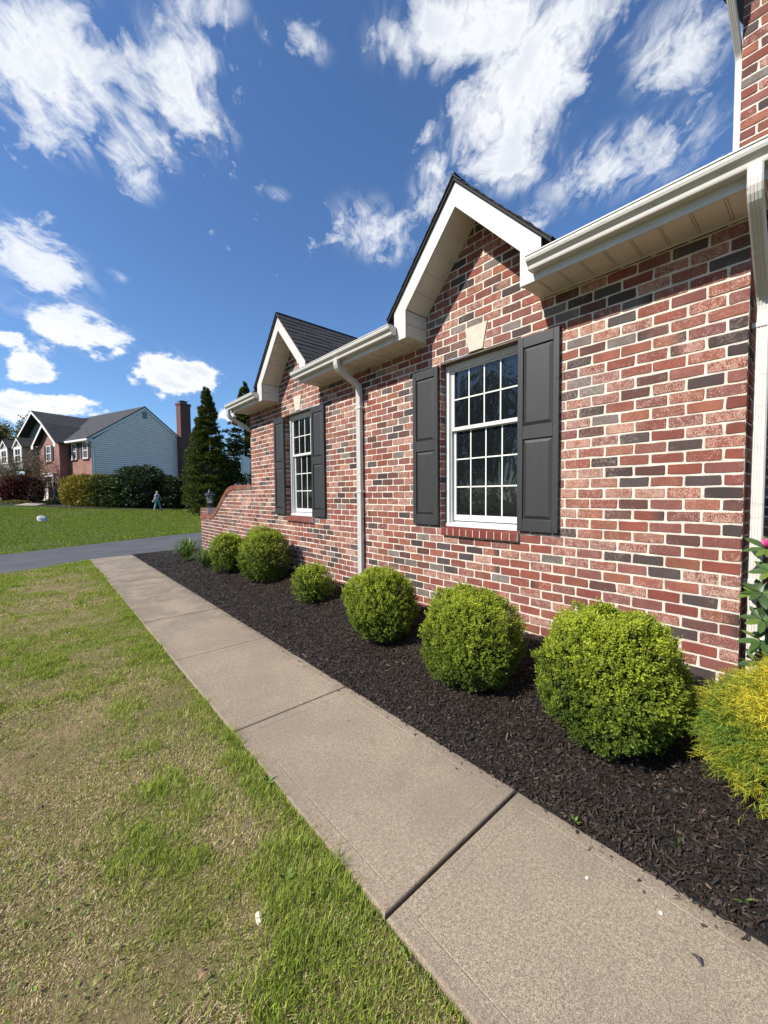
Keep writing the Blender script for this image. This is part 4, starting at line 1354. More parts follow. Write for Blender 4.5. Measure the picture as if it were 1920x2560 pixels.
# strappy clumps at the end of the bed
lily_m = leaf_mat('lily_leaf', .42, .35, .4)
def clump(label, x, y, n, L0, L1, seed, upright=.0):
    z0 = float(mulch_h(np.array([x]), np.array([y]))[0])
    g = np.random.default_rng(seed)
    a = g.uniform(0, 2*math.pi, n); L = g.uniform(L0, L1, n); e = np.clip(g.normal(.65 - upright, .25, n), .05, 1.1)
    h = np.stack([np.cos(a), np.sin(a), np.zeros(n)], 1); s = np.stack([-np.sin(a), np.cos(a), np.zeros(n)], 1)
    P = h*g.uniform(0, .09, n)[:, None]
    prof = [(0, 0, 1), (.22, .42, 1), (.5, .70, .9), (.78, .74, .65), (1.0, .62, .08)]
    V = []
    for t_, zz_, wd in prof:
        x_ = h*(L*t_*e)[:, None]; zc = (L*zz_*(1.25 - .5*e) if t_ < .9 else L*(zz_ - .12*e)*(1.25 - .5*e))
        cen = P + x_ + np.array([0, 0, 1.0])*zc[:, None]
        w_ = s*(.0085*wd)
        V.append(np.stack([cen - w_, cen + w_], 1))
    vv = np.concatenate(V, 1)
    vv[..., 2] = np.maximum(vv[..., 2], .005)
    b_ = (np.arange(n)*10)[:, None]
    ff = np.stack([b_ + np.array([[2*k_, 2*k_+1, 2*k_+3, 2*k_+2]]) for k_ in range(4)], 1).reshape(-1, 4)
    k1 = g.random((n, 1)); cc = np.array([.07, .135, .028])*(1-k1) + np.array([.17, .24, .07])*k1
    o = np_mesh('lily_clump', vv.reshape(-1, 3), ff, np.repeat(cc, 10, 0), lily_m)
    o.location = (x, y, z0)
    tag(o, label, 'plant', 'strappy lily clumps at the end of the bed')
clump('taller arching lily clump between the driveway and the boxwoods', 2.52, 9.75, 170, .40, .70, 141, .12)
clump('lower lily clump right beside the farthest boxwood', 2.60, 8.60, 130, .28, .48, 142)

# ------------------------------------------------------------------ trees
conifer_m = leaf_mat('arborvitae_spray', .6, .18, .2)
def arborvitae(label, x, y, h, w, n, seed):
    z0 = hz(x, y)
    th = thing('arborvitae', label, 'tree', (x, y, z0), 0, 'tall arborvitae beyond the driveway')
    g = np.random.default_rng(seed)
    tb = MB(); tb.tube([(0, 0, -.1), (.03, .02, h*.4), (0, .03, h*.8), (.02, 0, h*.985)], [.16, .11, .045, .008], 9)
    tb.build('trunk', bark_brown_m, th)
    # limbs first; sprays of flat foliage hang along every limb
    nl = 520
    zt = np.sort(g.beta(1.0, 1.25, nl))*.985
    prof = np.interp(zt, [0, .06, .2, .4, .6, .8, .92, 1], [.78, .95, 1.0, .86, .62, .33, .15, .03])
    prof *= (1 + .24*g.normal(0, .5, nl))
    a = g.uniform(0, 2*math.pi, nl)
    k_ = max(1, n//nl)
    t_ = g.beta(2.2, 1.0, (nl, k_))
    R0 = (w/2*prof)[:, None]*t_
    rise = (h*zt)[:, None] + R0*g.uniform(.10, .45, (nl, 1)) - .10*R0**2
    an = a[:, None] + g.normal(0, .13, (nl, k_))
    P = np.stack([R0*np.cos(an), R0*np.sin(an), np.maximum(rise + g.normal(0, .06, (nl, k_)), .05)], -1).reshape(-1, 3)
    out = np.stack([np.cos(an), np.sin(an), np.zeros_like(an)], -1).reshape(-1, 3)
    m = 5
    n_ = len(P)
    D0 = unit(out*.8 + np.array([0, 0, .35]) + g.normal(0, .35, (n_, 3)))
    S0 = unit(np.cross(D0, np.array([0, 0, 1.0]) + g.normal(0, .35, (n_, 3))))
    V = []; F_ = []; C_ = []; o = 0
    tone = g.random((n_, 1)); top = (P[:, 2:3]/h)
    cc = np.array([.046, .078, .024])*(1-tone) + np.array([.165, .185, .045])*tone
    cc[g.random(n_) < .13] = (.10, .085, .03)
    for q in range(m):
        sp = (q - (m-1)/2)*.42
        D = unit(D0*math.cos(sp) + S0*math.sin(sp) + np.array([0, 0, -.12*abs(sp)]))
        N = np.cross(D0, S0) + g.normal(0, .25, (n_, 3))
        L = g.uniform(.10, .21, n_)*(1 - .18*abs(q-2))
        v, f = leaf_quads(P + D*.01, D, N, L, L*.30, -.1)
        V.append(v); F_.append(f+o); C_.append(np.repeat(cc*g.uniform(.75, 1.25, (n_, 1)), 4, 0)); o += len(v)
    np_mesh('crown', np.concatenate(V), np.concatenate(F_), np.concatenate(C_), conifer_m, th)
arborvitae('full arborvitae on the left of the pair, standing clear beside the lawn', 9.34, 29.97, 9.3, 3.25, 26000, 201)
arborvitae('arborvitae on the right of the pair, half hidden by the brick house corner', 12.1, 29.9, 10.1, 3.6, 26000, 202)

shrub_m = leaf_mat('shrub_leaf', .5, .3, .3)
def leafy_shrub(name, label, cat, x, y, rx, ry, h, n, L, c0, c1, seed, square=0.0, group=None, rz=0.0, base=.03, gaps=0.0, z0=None, m_=None, wild=.05, low=-.9):
    z0 = hz(x, y) if z0 is None else z0
    th = thing(name, label, cat, (x, y, z0), rz, group)
    g = np.random.default_rng(seed)
    D = rand_dirs(n, g); D[:, 2] = np.maximum(D[:, 2], low); D = unit(D)
    if square:
        p_ = 2 + square*4
        D = D/(np.abs(D)**p_).sum(1, keepdims=True)**(1/p_)
    Dn = unit(D)
    lump = 1 + .30*(fbm(Dn*2.6, seed, 3)-.5) + .22*(fbm(Dn*6, seed+3, 2)-.5)
    dep = np.where(g.random(n) < .75, g.normal(.97, wild, n), g.uniform(.5, .95, n))
    P = D*np.array([rx, ry, h*.53])*(lump*dep)[:, None]; P[:, 2] = np.maximum(P[:, 2] + h*.48, base + g.uniform(0, .08, n))
    if gaps:
        keep = fbm(P*1.6, seed+7, 3) > gaps
        P, Dn = P[keep], Dn[keep]
    n = len(P)
    ld = unit(Dn*.6 + np.array([0, 0, .1]) + g.normal(0, .6, (n, 3))); N = Dn*.8 + np.array([0, 0, .5]) + g.normal(0, .5, (n, 3))
    v, f = leaf_quads(P, ld, N, L*g.uniform(.6, 1.3, n), L*.6*g.uniform(.6, 1.3, n), -.1)
    t_ = np.clip(.5 + 1.2*(fbm(P*2.2, seed+5, 3)-.5) + g.normal(0, .22, n), 0, 1)[:, None]
    cc = np.array(c0)*(1-t_) + np.array(c1)*t_
    np_mesh('foliage', v, f, np.repeat(cc, 4, 0), m_ or shrub_m, th)
    sb = MB(); stems(sb, min(rx, ry)*.7, h*.8, 12, seed, .03); sb.build('stem', bark_brown_m, th)
    return th
leafy_shrub('hedge_shrub', 'broad golden green hedge shrub in front of the neighbouring brick facade', 'shrub', 3.35, 42.1, 2.0, 1.2, 2.75, 20000, .15, (.12, .115, .018), (.36, .28, .04), 211, .35, rz=R(-41), z0=.60)
leafy_shrub('hedge_shrub', 'plain green hedge shrub between the golden one and the dark one', 'shrub', 4.75, 40.9, 1.75, 1.3, 2.75, 17000, .15, (.030, .055, .013), (.085, .115, .022), 212, .4, rz=R(-41), z0=.58)
leafy_shrub('round_shrub', 'tall dark rounded shrub against the pale siding, left of the walker', 'shrub', 6.75, 39.9, 2.05, 1.7, 3.55, 22000, .17, (.016, .034, .013), (.042, .066, .022), 213, .15, rz=R(-41), z0=.52)
leafy_shrub('juniper', 'dark spreading juniper behind the walking person, beside the left arborvitae', 'shrub', 8.95, 38.2, 1.5, 1.2, 2.75, 14000, .18, (.014, .026, .010), (.040, .052, .020), 214, .1, rz=R(-41), z0=.45)
leafy_shrub('juniper', 'low dark juniper filling the gap behind the left arborvitae', 'shrub', 10.6, 37.0, 1.3, 1.2, 2.0, 9000, .18, (.014, .026, .010), (.036, .048, .018), 215, .1, z0=.42)
leafy_shrub('japanese_maple', 'dark red leaved maple bush beside the neighbouring front door', 'shrub', -1.15, 48.0, 1.45, 1.3, 2.6, 14000, .15, (.055, .010, .012), (.16, .026, .028), 216, 0, z0=.95)
leafy_shrub('low_shrub', 'low yellow green ground shrub left of the neighbouring steps', 'shrub', -1.55, 46.2, 1.0, .6, .50, 2200, .12, (.08, .09, .02), (.24, .22, .05), 217, 0, z0=.84)
leafy_shrub('low_shrub', 'small dark evergreen shrub right of the neighbouring steps', 'shrub', 1.0, 44.1, .55, .5, .75, 1800, .10, (.012, .024, .010), (.035, .050, .018), 218, 0, z0=.78)

def branching(mb, p, d_, L, r_, depth, g, spread=.55, tips=None, up=.15, minr=.006):
    p = Vector(p); d_ = Vector(d_).normalized()
    pts = [p]; rad = [r_]
    for k_ in range(3):
        d_ = (d_ + Vector(g.normal(0, .16, 3)) + Vector((0, 0, up*.25))).normalized()
        p = p + d_*L/3; pts.append(p); rad.append(max(minr, r_*(1 - .16*(k_+1))))
    mb.tube(pts, rad, 6 if depth > 1 else 4, cap=False)
    if tips is not None and depth <= 2: tips.extend(pts[1:])
    if depth > 0:
        for k_ in range(3 if depth > 1 else 4):
            a = Vector(g.normal(0, 1, 3)); a = (a - d_*a.dot(d_)).normalized()
            nd = (d_ + a*g.uniform(.6, 1.25)*spread*1.6 + Vector((0, 0, up))).normalized()
            src = pts[g.integers(1, 4)]
            branching(mb, src, nd, L*g.uniform(.58, .8), max(minr, r_*.56), depth-1, g, spread, tips, up, minr)
twig_m = simple_mat('grey_twigs', (.155, .13, .11), .9, .3, 30)
def bare_tree(name, label, x, y, h, seed, z0, leafn=0, L=.2, c0=None, c1=None, group=None, spread=.5, up=.2, r0=.2, depth=5, minr=.012, lean=(0, 0, 1), frac=.3, sp_=.4, mleaf=None):
    th = thing(name, label, 'tree', (x, y, z0), 0, group)
    g = np.random.default_rng(seed)
    mb = MB(); tips = []
    branching(mb, (0, 0, -.1), lean, h*frac, r0, depth, g, spread, tips, up, minr)
    mb.build('trunk', twig_m, th)
    if leafn:
        T = np.array([tuple(q) for q in tips])
        P = T[g.integers(0, len(T), leafn)] + g.normal(0, sp_, (leafn, 3))
        n = leafn
        v, f = leaf_quads(P, rand_dirs(n, g), rand_dirs(n, g) + np.array([0, 0, .5]), L*g.uniform(.6, 1.4, n), L*.6, -.1)
        t_ = g.random((n, 1))
        np_mesh('crown', v, f, np.repeat(np.array(c0)*(1-t_) + np.array(c1)*t_, 4, 0), mleaf or shrub_m, th)
    return th
bare_tree('bare_tree', 'low spreading leafless tree with grey twigs in front of the dormers', -1.95, 48.3, 5.4, 221, .9, 7000, .10, (.12, .085, .055), (.24, .17, .10), spread=.85, up=.02, r0=.13, depth=6, minr=.010, lean=(.25, -.2, 1), frac=.42)
bare_tree('broad_tree', 'large broad tree with sparse olive spring leaves behind the far roofs', -2.9, 83.0, 15, 222, 1.0, 26000, .36, (.10, .085, .03), (.20, .17, .06), r0=.36, depth=5, minr=.03, spread=.62, up=.12, frac=.34, sp_=.55)
leafy_shrub('background_tree', 'small tree crown showing between the neighbouring chimney and the arborvitae', 'tree', 18.5, 62, 3.2, 3, 9.0, 4200, .35, (.03, .045, .014), (.085, .095, .03), 225, 0, z0=.9, base=2.0)

# the wooded edge across the street, which the windows mirror
g = np.random.default_rng(230)
V = []; F_ = []; C_ = []; o = 0
for k_ in range(15):
    cx_, cy2, hh = -27 + g.uniform(-4, 3), 3 + k_*6.2 + g.uniform(-1.5, 1.5), g.uniform(11, 18)
    n = 3600
    D = rand_dirs(n, g); lump = 1 + .5*(fbm(D*2.3 + k_*7, 5+k_, 3)-.5)
    P = D*np.array([3.4, 3.4, hh*.45])*(lump*g.beta(4, 1.2, n))[:, None] + np.array([cx_, cy2, hh*.56])
    v, f = leaf_quads(P, rand_dirs(n, g), rand_dirs(n, g), g.uniform(.3, .6, n), .28, -.1)
    t_ = g.random((n, 1))
    V.append(v); F_.append(f+o); C_.append(np.repeat(np.array([.025, .04, .012])*(1-t_) + np.array([.08, .09, .03])*t_, 4, 0)); o += len(v)
woods = np_mesh('woods', np.concatenate(V), np.concatenate(F_), np.concatenate(C_), shrub_m)
tag(woods, 'trees across the street mirrored in the window panes', 'trees', kind='stuff')

# ------------------------------------------------------------------ the neighbouring house
def brick_tex(name, c1, c2, mort):
    m, t, b = new_mat(name)
    x_, y_, z_ = t.sep(t.obj())
    vec = t.comb(t.math('ADD', x_, y_), z_, 0.0)
    bt = t.n('ShaderNodeTexBrick')
    t.put(bt.inputs['Vector'], vec)
    for k_, q in (('Color1', (*c1, 1)), ('Color2', (*c2, 1)), ('Mortar', (*mort, 1))): bt.inputs[k_].default_value = q
    bt.inputs['Scale'].default_value = 1.0; bt.inputs['Brick Width'].default_value = .21; bt.inputs['Row Height'].default_value = .076; bt.inputs['Mortar Size'].default_value = .010
    lo_ = t.noise(t.obj(), 1.2, 5, .6)
    t.put(b.inputs['Base Color'], t.mix(t.ramp(lo_, .35, .7, 0, .5), bt.outputs[0], (.13, .05, .04)))
    b.inputs['Roughness'].default_value = .9
    t.put(b.inputs['Normal'], t.bump(bt.outputs['Fac'], -.5, .01))
    return m
nb_brick = brick_tex('neighbour_brick', (.31, .110, .075), (.22, .078, .058), (.38, .29, .24))
chim_brick = brick_tex('chimney_brick', (.15, .048, .036), (.085, .032, .026), (.17, .11, .09))
siding_m = simple_mat('pale_blue_siding', (.90, .78, .66), .6, .03, .8)
siding_grey_m = simple_mat('grey_clapboard', (.27, .26, .235), .7, .08, 2)
nb_trim = simple_mat('neighbour_trim', (.72, .70, .65), .5, .06, 2)
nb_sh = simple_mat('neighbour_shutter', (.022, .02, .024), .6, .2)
nb_glass, t, b = new_mat('neighbour_glass')
b.inputs['Base Color'].default_value = (.03, .035, .04, 1); b.inputs['Roughness'].default_value = .06; b.inputs['IOR'].default_value = 1.8
nb_roof_m, t, b = new_mat('neighbour_shingle')
p = t.obj(); x_, y_, z_ = t.sep(p)
bands = t.noise(t.comb(t.math('MULTIPLY', t.math('ADD', x_, y_), .6), t.math('MULTIPLY', z_, 7.0), 0.0), 1.6, 4, .6)
c = t.mix(t.ramp(bands, .35, .65), (.022, .022, .025), (.045, .044, .047))
t.put(b.inputs['Base Color'], c); b.inputs['Roughness'].default_value = .9
door_m = simple_mat('dark_red_door', (.10, .012, .022), .4, .1)
paver_m = simple_mat('step_brick', (.20, .115, .085), .85, .25, 8)
step_m = simple_mat('step_concrete', (.30, .25, .20), .85, .2, 8)
ink_m = simple_mat('dark_mulch', (.018, .014, .012), .95, .4, 6, bump=.6, bscale=20)

NBX, NBY = 3.629, 43.454
nb = thing('neighbour_house', 'two storey brick house with pale blue side gable, brick chimney and red front door', 'house', (NBX, NBY, 0), R(20.42))
ZB = .35
w_ = MB()
w_.box(0, .2, 0, 13.4, ZB, 6.62, 0)                       # front wall
w_.prism([(-.78, 3.92, ZB), (-.78, 7.86, ZB), (-.78, 7.86, 6.55), (-.78, 5.89, 8.30), (-.78, 3.92, 6.55)], (.80, 0, 0))
w_.build('front_wall', nb_brick, nb)
# side gable in lapped siding
sd = MB()
ridge_s, ridge_z, eave_z = 4.82, 10.36, 6.88
def gable_span(z):
    if z <= 6.6: return 0.02, 9.65
    k_ = (z-6.6)/(ridge_z-6.6); return 0.02 + k_*(ridge_s-.02), 9.65 - k_*(9.65-ridge_s)
z = ZB
while z < ridge_z - .12:
    z1 = z + .172
    a0, a1 = gable_span(z); b0, b1 = gable_span(min(z1, ridge_z-.02))
    sd.add([(a0, -.036, z), (a1, -.036, z), (b1, -.004, z1), (b0, -.004, z1), (a0, -.004, z), (a1, -.004, z), (b1, .012, z1), (b0, .012, z1)],
           [(0, 1, 2, 3), (0, 4, 5, 1), (1, 5, 6, 2), (0, 3, 7, 4), (3, 2, 6, 7), (4, 7, 6, 5)])
    z += .195
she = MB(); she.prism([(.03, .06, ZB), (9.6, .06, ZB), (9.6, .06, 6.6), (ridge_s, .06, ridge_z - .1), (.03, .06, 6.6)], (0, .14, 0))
she.build('lap_shadow_backing', nb_sh, nb)  # black sheet behind the open laps stands in for their shadow lines
sd.build('side_wall', siding_m, nb)
tr = MB()
tr.box(-.03, .10, -.035, -.024, ZB, 6.6, .004)
for (sa, za, sb_, zb) in ((-.45, 6.66, ridge_s, 10.40), (10.1, 6.66, ridge_s, 10.40)):
    tr.prism([(sa, -.10, za), (sb_, -.10, zb), (sb_, -.10, zb - .24), (sa, -.10, za - .24)], (0, .06, 0))
tr.prism([(-.45, -.10, 6.42), (.10, -.10, 6.42), (.10, -.10, 6.95), (-.45, -.10, 6.66)], (0, .06, 0))
tr.build('trim', nb_trim, nb)
vt = MB(); vt.box(4.6, 5.04, -.06, -.03, 9.3, 9.95, .01); vt.build('vent', simple_mat('gable_vent', (.22, .24, .25), .7), nb)
rf = MB()
rf.prism([(-.45, -.125, 6.66), (ridge_s, -.125, 10.42), (ridge_s, 13.7, 10.42), (-.45, 13.7, 6.66)], (0, 0, .10))
rf.prism([(10.1, -.125, 6.66), (ridge_s, -.125, 10.42), (ridge_s, 13.7, 10.42), (10.1, 13.7, 6.66)], (0, 0, .10))
# the large front gable and the smaller one over the entrance
gt_, gz_ = 8.96, 9.95
for s_ in (-1, 1):
    rf.prism([(-.85, gt_, gz_), (4.6, gt_, gz_), (4.6, gt_ + s_*4.55, 6.95), (-.85, gt_ + s_*4.55, 6.95)], (0, 0, .10))
    rf.prism([(-1.22, 5.89, 8.42), (3.2, 5.89, 8.42), (3.2, 5.89 + s_*2.35, 6.50), (-1.22, 5.89 + s_*2.35, 6.50)], (0, 0, .09))
rf.build('roof', nb_roof_m, nb)
gw = MB()
gw.prism([(-.05, gt_ - 4.1, 7.0), (-.05, gt_ + 4.3, 7.0), (-.05, gt_, 9.85)], (.2, 0, 0)); gw.build('gable_siding', siding_grey_m, nb)
gf = MB()
for s_ in (-1, 1):
    gf.prism([(-.87, gt_, gz_ + .02), (-.87, gt_ + s_*4.6, 6.98), (-.87, gt_ + s_*4.6, 6.76), (-.87, gt_, gz_ - .2)], (.03, 0, 0))
    gf.prism([(-1.245, 5.89, 8.44), (-1.245, 5.89 + s_*2.42, 6.46), (-1.245, 5.89 + s_*2.42, 6.2), (-1.245, 5.89 + s_*1.98, 6.2), (-1.245, 5.89 + s_*1.98, 6.56), (-1.245, 5.89, 8.16)], (.03, 0, 0))
gf.box(-.50, -.36, -.32, 3.95, 6.55, 6.72, .01)
gf.box(-.50, -.36, 7.9, 13.6, 6.55, 6.72, .01)
gf.box(-.44, 0, -.3, 3.92, 6.52, 6.545, 0); gf.box(-.44, 0, 7.86, 13.5, 6.52, 6.545, 0); gf.box(-1.2, -.79, 3.5, 8.3, 6.46, 6.49, 0) if False else None
gf.build('fascia', nb_trim, nb)
dsn = MB(); dsn.rect_tube([(-.44, -.2, 6.6), (-.3, -.16, 6.3), (.14, -.10, 5.95), (.14, -.10, .5)], .10, .08, (1, 0, 0))
dsn.build('downspout', simple_mat('neighbour_downspout', (.52, .55, .57), .5), nb)
ch = MB(); ch.box(8.15, 9.35, -.75, -.02, ZB, 11.25, .02); ch.box(8.09, 9.41, -.81, .05, 11.25, 11.5, .02)
cho = ch.build('chimney', chim_brick, nb)
cc_ = MB(); cc_.box(8.45, 9.05, -.62, -.16, 11.5, 11.62, .01); cc_.box(8.36, 9.14, -.70, -.08, 11.70, 11.76, .01)
for (xx, yy) in ((8.5, -.57), (9.0, -.57), (8.5, -.21), (9.0, -.21)): cc_.tube([(xx, yy, 11.6), (xx, yy, 11.72)], .02, 5)
cc_.build('chimney_cap', iron_m, cho)
rr_ = MB(); rr_.box(9.5, 16, .5, 9, .6, 5.2, 0); rr_.prism([(9.6, -.2, 7.4), (16, -.2, 5.1), (16, 9, 5.1), (9.6, 9, 7.4)], (0, 0, .1)); rr_.build('rear_wing', nb_roof_m, nb)
def nb_window(x, t0, t1, z0, z1, shut=True, face=-1):
    f_ = MB(); e = .09
    f_.box(x - .06, x + .02, t0, t0 + e, z0, z1, .006); f_.box(x - .06, x + .02, t1 - e, t1, z0, z1, .006)
    f_.box(x - .058, x + .02, t0 + e, t1 - e, z1 - e, z1, .006); f_.box(x - .058, x + .02, t0 + e, t1 - e, (z0+z1)/2 - .035, (z0+z1)/2 + .035, .006)
    f_.box(x - .09, x + .02, t0 - .03, t1 + .03, z0 - .04, z0 + .06, .006)
    for q in (1, 2): 
        yy = t0 + e + (t1-t0-2*e)*q/3; f_.box(x - .026, x - .012, yy - .012, yy + .012, z0 + .06, z1 - e, 0)
    o = f_.build('window', nb_trim, nb)
    gl = MB(); gl.box(x - .012, x - .004, t0 + e - .01, t1 - e + .01, z0 + .05, z1 - e + .01, 0); gl.build('pane', nb_glass, o)
    sl = MB(); sl.box(x - .10, x - .001, t0 - .12, t1 + .12, z0 - .15, z0 - .045, .01); sl.build('sill', chim_brick, o)
    if shut:
        for yy in (t0 - .43, t1 + .05):
            s_ = MB(); s_.box(x - .05, x - .001, yy, yy + .38, z0, z1 + .02, .008)
            s_.box(x - .056, x - .049, yy + .06, yy + .32, z0 + .12, (z0+z1)/2 - .06, .004); s_.box(x - .056, x - .049, yy + .06, yy + .32, (z0+z1)/2 + .06, z1 - .1, .004)
            s_.build('shutter', nb_sh, nb)
nb_window(0, .52, 1.38, 5.08, 6.5)
nb_window(0, 2.50, 3.38, 5.08, 6.5)
nb_window(-.78, 5.38, 6.30, 5.0, 6.42)
nb_window(0, 10.45, 11.40, 5.0, 6.45)
nb_window(0, 10.0, 10.95, 1.6, 3.2)
# entrance: painted surround, transom and red door
en = MB()
x = -.78
en.box(x - .10, x - .001, 5.05, 5.27, .98, 3.5, .01); en.box(x - .10, x - .001, 6.85, 7.07, .98, 3.5, .01)
en.box(x - .14, x - .001, 4.98, 7.14, 3.5, 3.78, .01); en.box(x - .20, x - .001, 4.90, 7.22, 3.78, 3.86, .01)
en.box(x - .05, x - .001, 5.27, 6.85, 3.0, 3.08, .005)
en.box(x - .03, x - .001, 6.30, 6.85, .98, 3.0, .004)
en.build('door_surround', nb_trim, nb)
tw = MB(); tw.box(x - .02, x - .002, 5.28, 6.84, 3.08, 3.49, 0); tw.build('transom', nb_glass, nb)
dr = MB(); dr.box(x - .035, x - .003, 5.30, 6.28, .98, 3.0, .006)
for za, zb in ((1.1, 1.75), (1.85, 2.5)):
    for ya in (5.38, 5.84): dr.box(x - .045, x - .034, ya, ya + .36, za, zb, .006)
do = dr.build('door', door_m, nb)
dg = MB(); dg.box(x - .046, x - .036, 5.42, 6.16, 2.58, 2.92, .003); dg.build('door_glass', nb_glass, do)
hd = MB(); hd.lathe([(.02, 0), (.03, .02), (.03, .05), (.012, .06)], 0, 0, 8)
for i in range(len(hd.v)): hd.v[i] = (x - .036 - hd.v[i][2], 6.2 + hd.v[i][0], 2.0 + hd.v[i][1])
hd.build('handle', iron_m, do)
for yy in (4.75, 7.37):
    sc_ = MB(); sc_.box(x - .05, x - .001, yy - .06, yy + .06, 2.55, 2.85, .01)
    sc_.lathe([(.02, 2.58), (.07, 2.62), (.10, 2.92), (.12, 2.95), (.03, 3.05), (.01, 3.10)], x - .16, yy, 8)
    sc_.build('wall_lantern', iron_m, nb)
st_ = MB()
st_.box(-2.5, -.79, 4.7, 7.4, .45, .96, .02)
st_.box(-2.9, -2.505, 4.7, 7.4, .45, .82, .02); st_.box(-3.3, -2.905, 4.7, 7.4, .45, .68, .02)
st_.build('front_steps', paver_m, nb)
# low wing with two dormers beyond the entrance
lw_ = MB(); lw_.box(-2.3, 3, 10.9, 20, .3, 3.75, 0); lw_.build('low_wing_wall', nb_brick, nb)
lr = MB(); lr.prism([(-2.75, 10.5, 3.82), (3.6, 10.5, 7.1), (3.6, 20.4, 7.1), (-2.75, 20.4, 3.82)], (0, 0, .10))
lr.build('low_wing_roof', nb_roof_m, nb)
lf = MB(); lf.box(-2.80, -2.66, 10.4, 20.4, 3.66, 3.88, .01); lf.box(-2.66, -2.31, 10.7, 20.3, 3.70, 3.72, 0); lf.build('low_wing_fascia', nb_trim, nb)
nb_window(-2.3, 12.1, 13.2, 1.5, 3.2)
for dt in (10.35, 13.55):
    dm = MB(); dm.box(-1.48, 3, dt - .85, dt + .85, 4.4, 6.55, 0)
    dm.prism([(-1.48, dt - .95, 6.55), (-1.48, dt, 7.30), (-1.48, dt + .95, 6.55)], (4, 0, 0)); do_ = dm.build('dormer', siding_grey_m, nb)
    df = MB()
    df.box(-1.56, -1.485, dt - .88, dt - .55, 5.0, 6.55, .01); df.box(-1.56, -1.485, dt + .55, dt + .88, 5.0, 6.55, .01)
    df.box(-1.55, -1.49, dt - .55, dt + .55, 6.3, 6.56, .01); df.box(-1.55, -1.49, dt - .55, dt + .55, 5.0, 5.15, .01)
    df.box(-1.545, -1.49, dt - .55, dt + .55, 5.7, 5.77, .005); df.box(-1.543, -1.49, dt - .03, dt + .03, 5.15, 6.3, .005)
    for s_ in (-1, 1):
        df.prism([(-1.62, dt, 7.42), (-1.62, dt + s_*1.08, 6.52), (-1.62, dt + s_*1.08, 6.38), (-1.62, dt, 7.22)], (.1, 0, 0))
    df.build('dormer_trim', nb_trim, do_)
    dg = MB(); dg.box(-1.487, -1.482, dt - .55, dt + .55, 5.14, 6.31, 0); dg.build('pane', nb_glass, do_)
    dr_ = MB()
    for s_ in (-1, 1):
        dr_.prism([(-1.64, dt, 7.43), (4.5, dt, 7.43), (4.5, dt + s_*1.12, 6.50), (-1.64, dt + s_*1.12, 6.50)], (0, 0, .07))
    dr_.build('dormer_roof', nb_roof_m, do_)

# mulch beds in front of the neighbouring house
def patch(name, pts, m, zoff):
    vs = [(x, y, hz(x, y) + zoff) for x, y in pts]
    mb = MB(); c_ = np.mean(np.array(vs), 0); c_[2] += .05
    mb.add([tuple(c_)] + vs, [(0, i+1, (i+1) % len(vs) + 1) for i in range(len(vs))])
    return tag(mb.build(name, m), kind='structure')
patch('foundation_bed', [(.3, 42.9), (1.2, 41.4), (2.6, 40.2), (4.6, 38.9), (6.4, 37.9), (8.4, 36.9), (10.5, 36.2), (13, 36.5), (12, 41), (7, 43), (3.4, 43.6), (1.4, 46.5)], ink_m, .03)
patch('entry_bed', [(-7, 47.2), (-3.2, 45.3), (-1.3, 43.9), (.4, 43.3), (.6, 45.2), (-.6, 50), (-3, 53), (-8, 53)], ink_m, .03)
patch('entry_path', [(-1.6, 43.6), (-.2, 43.0), (.3, 44.6), (-.8, 45.6)], step_m, .05)

# boulder on the lawn
bm = bmesh.new(); bmesh.ops.create_icosphere(bm, subdivisions=4, radius=1)
P = np.array([tuple(v.co) for v in bm.verts])
kk = 1 + .5*(fbm(P*1.3 + 4, 8, 3)-.5) + .14*(fbm(P*5, 9, 3)-.5)
for v, q in zip(bm.verts, P*kk[:, None]):
    q = q*np.array([.28, .20, .22]); q[2] += .10 - .28*q[0]
    q[2] = max(q[2], -.1); v.co = q
me = bpy.data.meshes.new('boulder'); bm.to_mesh(me); bm.free()
me.polygons.foreach_set('use_smooth', [True]*len(me.polygons))
bo = bpy.data.objects.new('boulder', me); col.objects.link(bo)
me.materials.append(simple_mat('granite', (.42, .42, .44), .85, .45, 5, (.10, .10, .12), .7, .5, 30))
bo.location = (.09, 30.6, .19); bo.rotation_euler = (0, 0, R(-41))
tag(bo, 'pale grey speckled boulder lying alone on the far lawn', 'rock')

# basketball backboard on its pole beyond the garden wall
bb = thing('backboard_stand', 'pale framed backboard on a pole showing past the brick house corner', 'backboard', (9.86, 24.03, 0), R(53))
q = MB(); q.tube([(0, 0, 0), (0, 0, 2.35), (-.10, .08, 2.9)], [.06, .06, .045], 10); q.build('pole', simple_mat('grey_pole', (.20, .20, .21), .5), bb)
q = MB()
q.tube([(0, 0, 2.3), (-.45, .10, 2.95)], .025, 6); q.tube([(-.1, 0, 2.0), (-.6, .05, 2.7)], .018, 6); q.tube([(-.6, .05, 2.7), (-.62, .05, 2.0)], .012, 6)
q.build('bracket', iron_m, bb)
q = MB(); q.box(-.92, .92, .10, .15, 2.98, 4.0, .02); q.build('backboard', simple_mat('backboard_acrylic', (.34, .38, .40), .4, .08), bb)
q = MB()
q.box(-.95, -.885, .152, .165, 2.95, 4.03, .005); q.box(.885, .95, .152, .165, 2.95, 4.03, .005); q.box(-.884, .884, .152, .165, 2.95, 3.01, .005); q.box(-.884, .884, .152, .165, 3.97, 4.03, .005)
q.build('backboard_frame', simple_mat('backboard_frame', (.62, .64, .66), .4), bb)

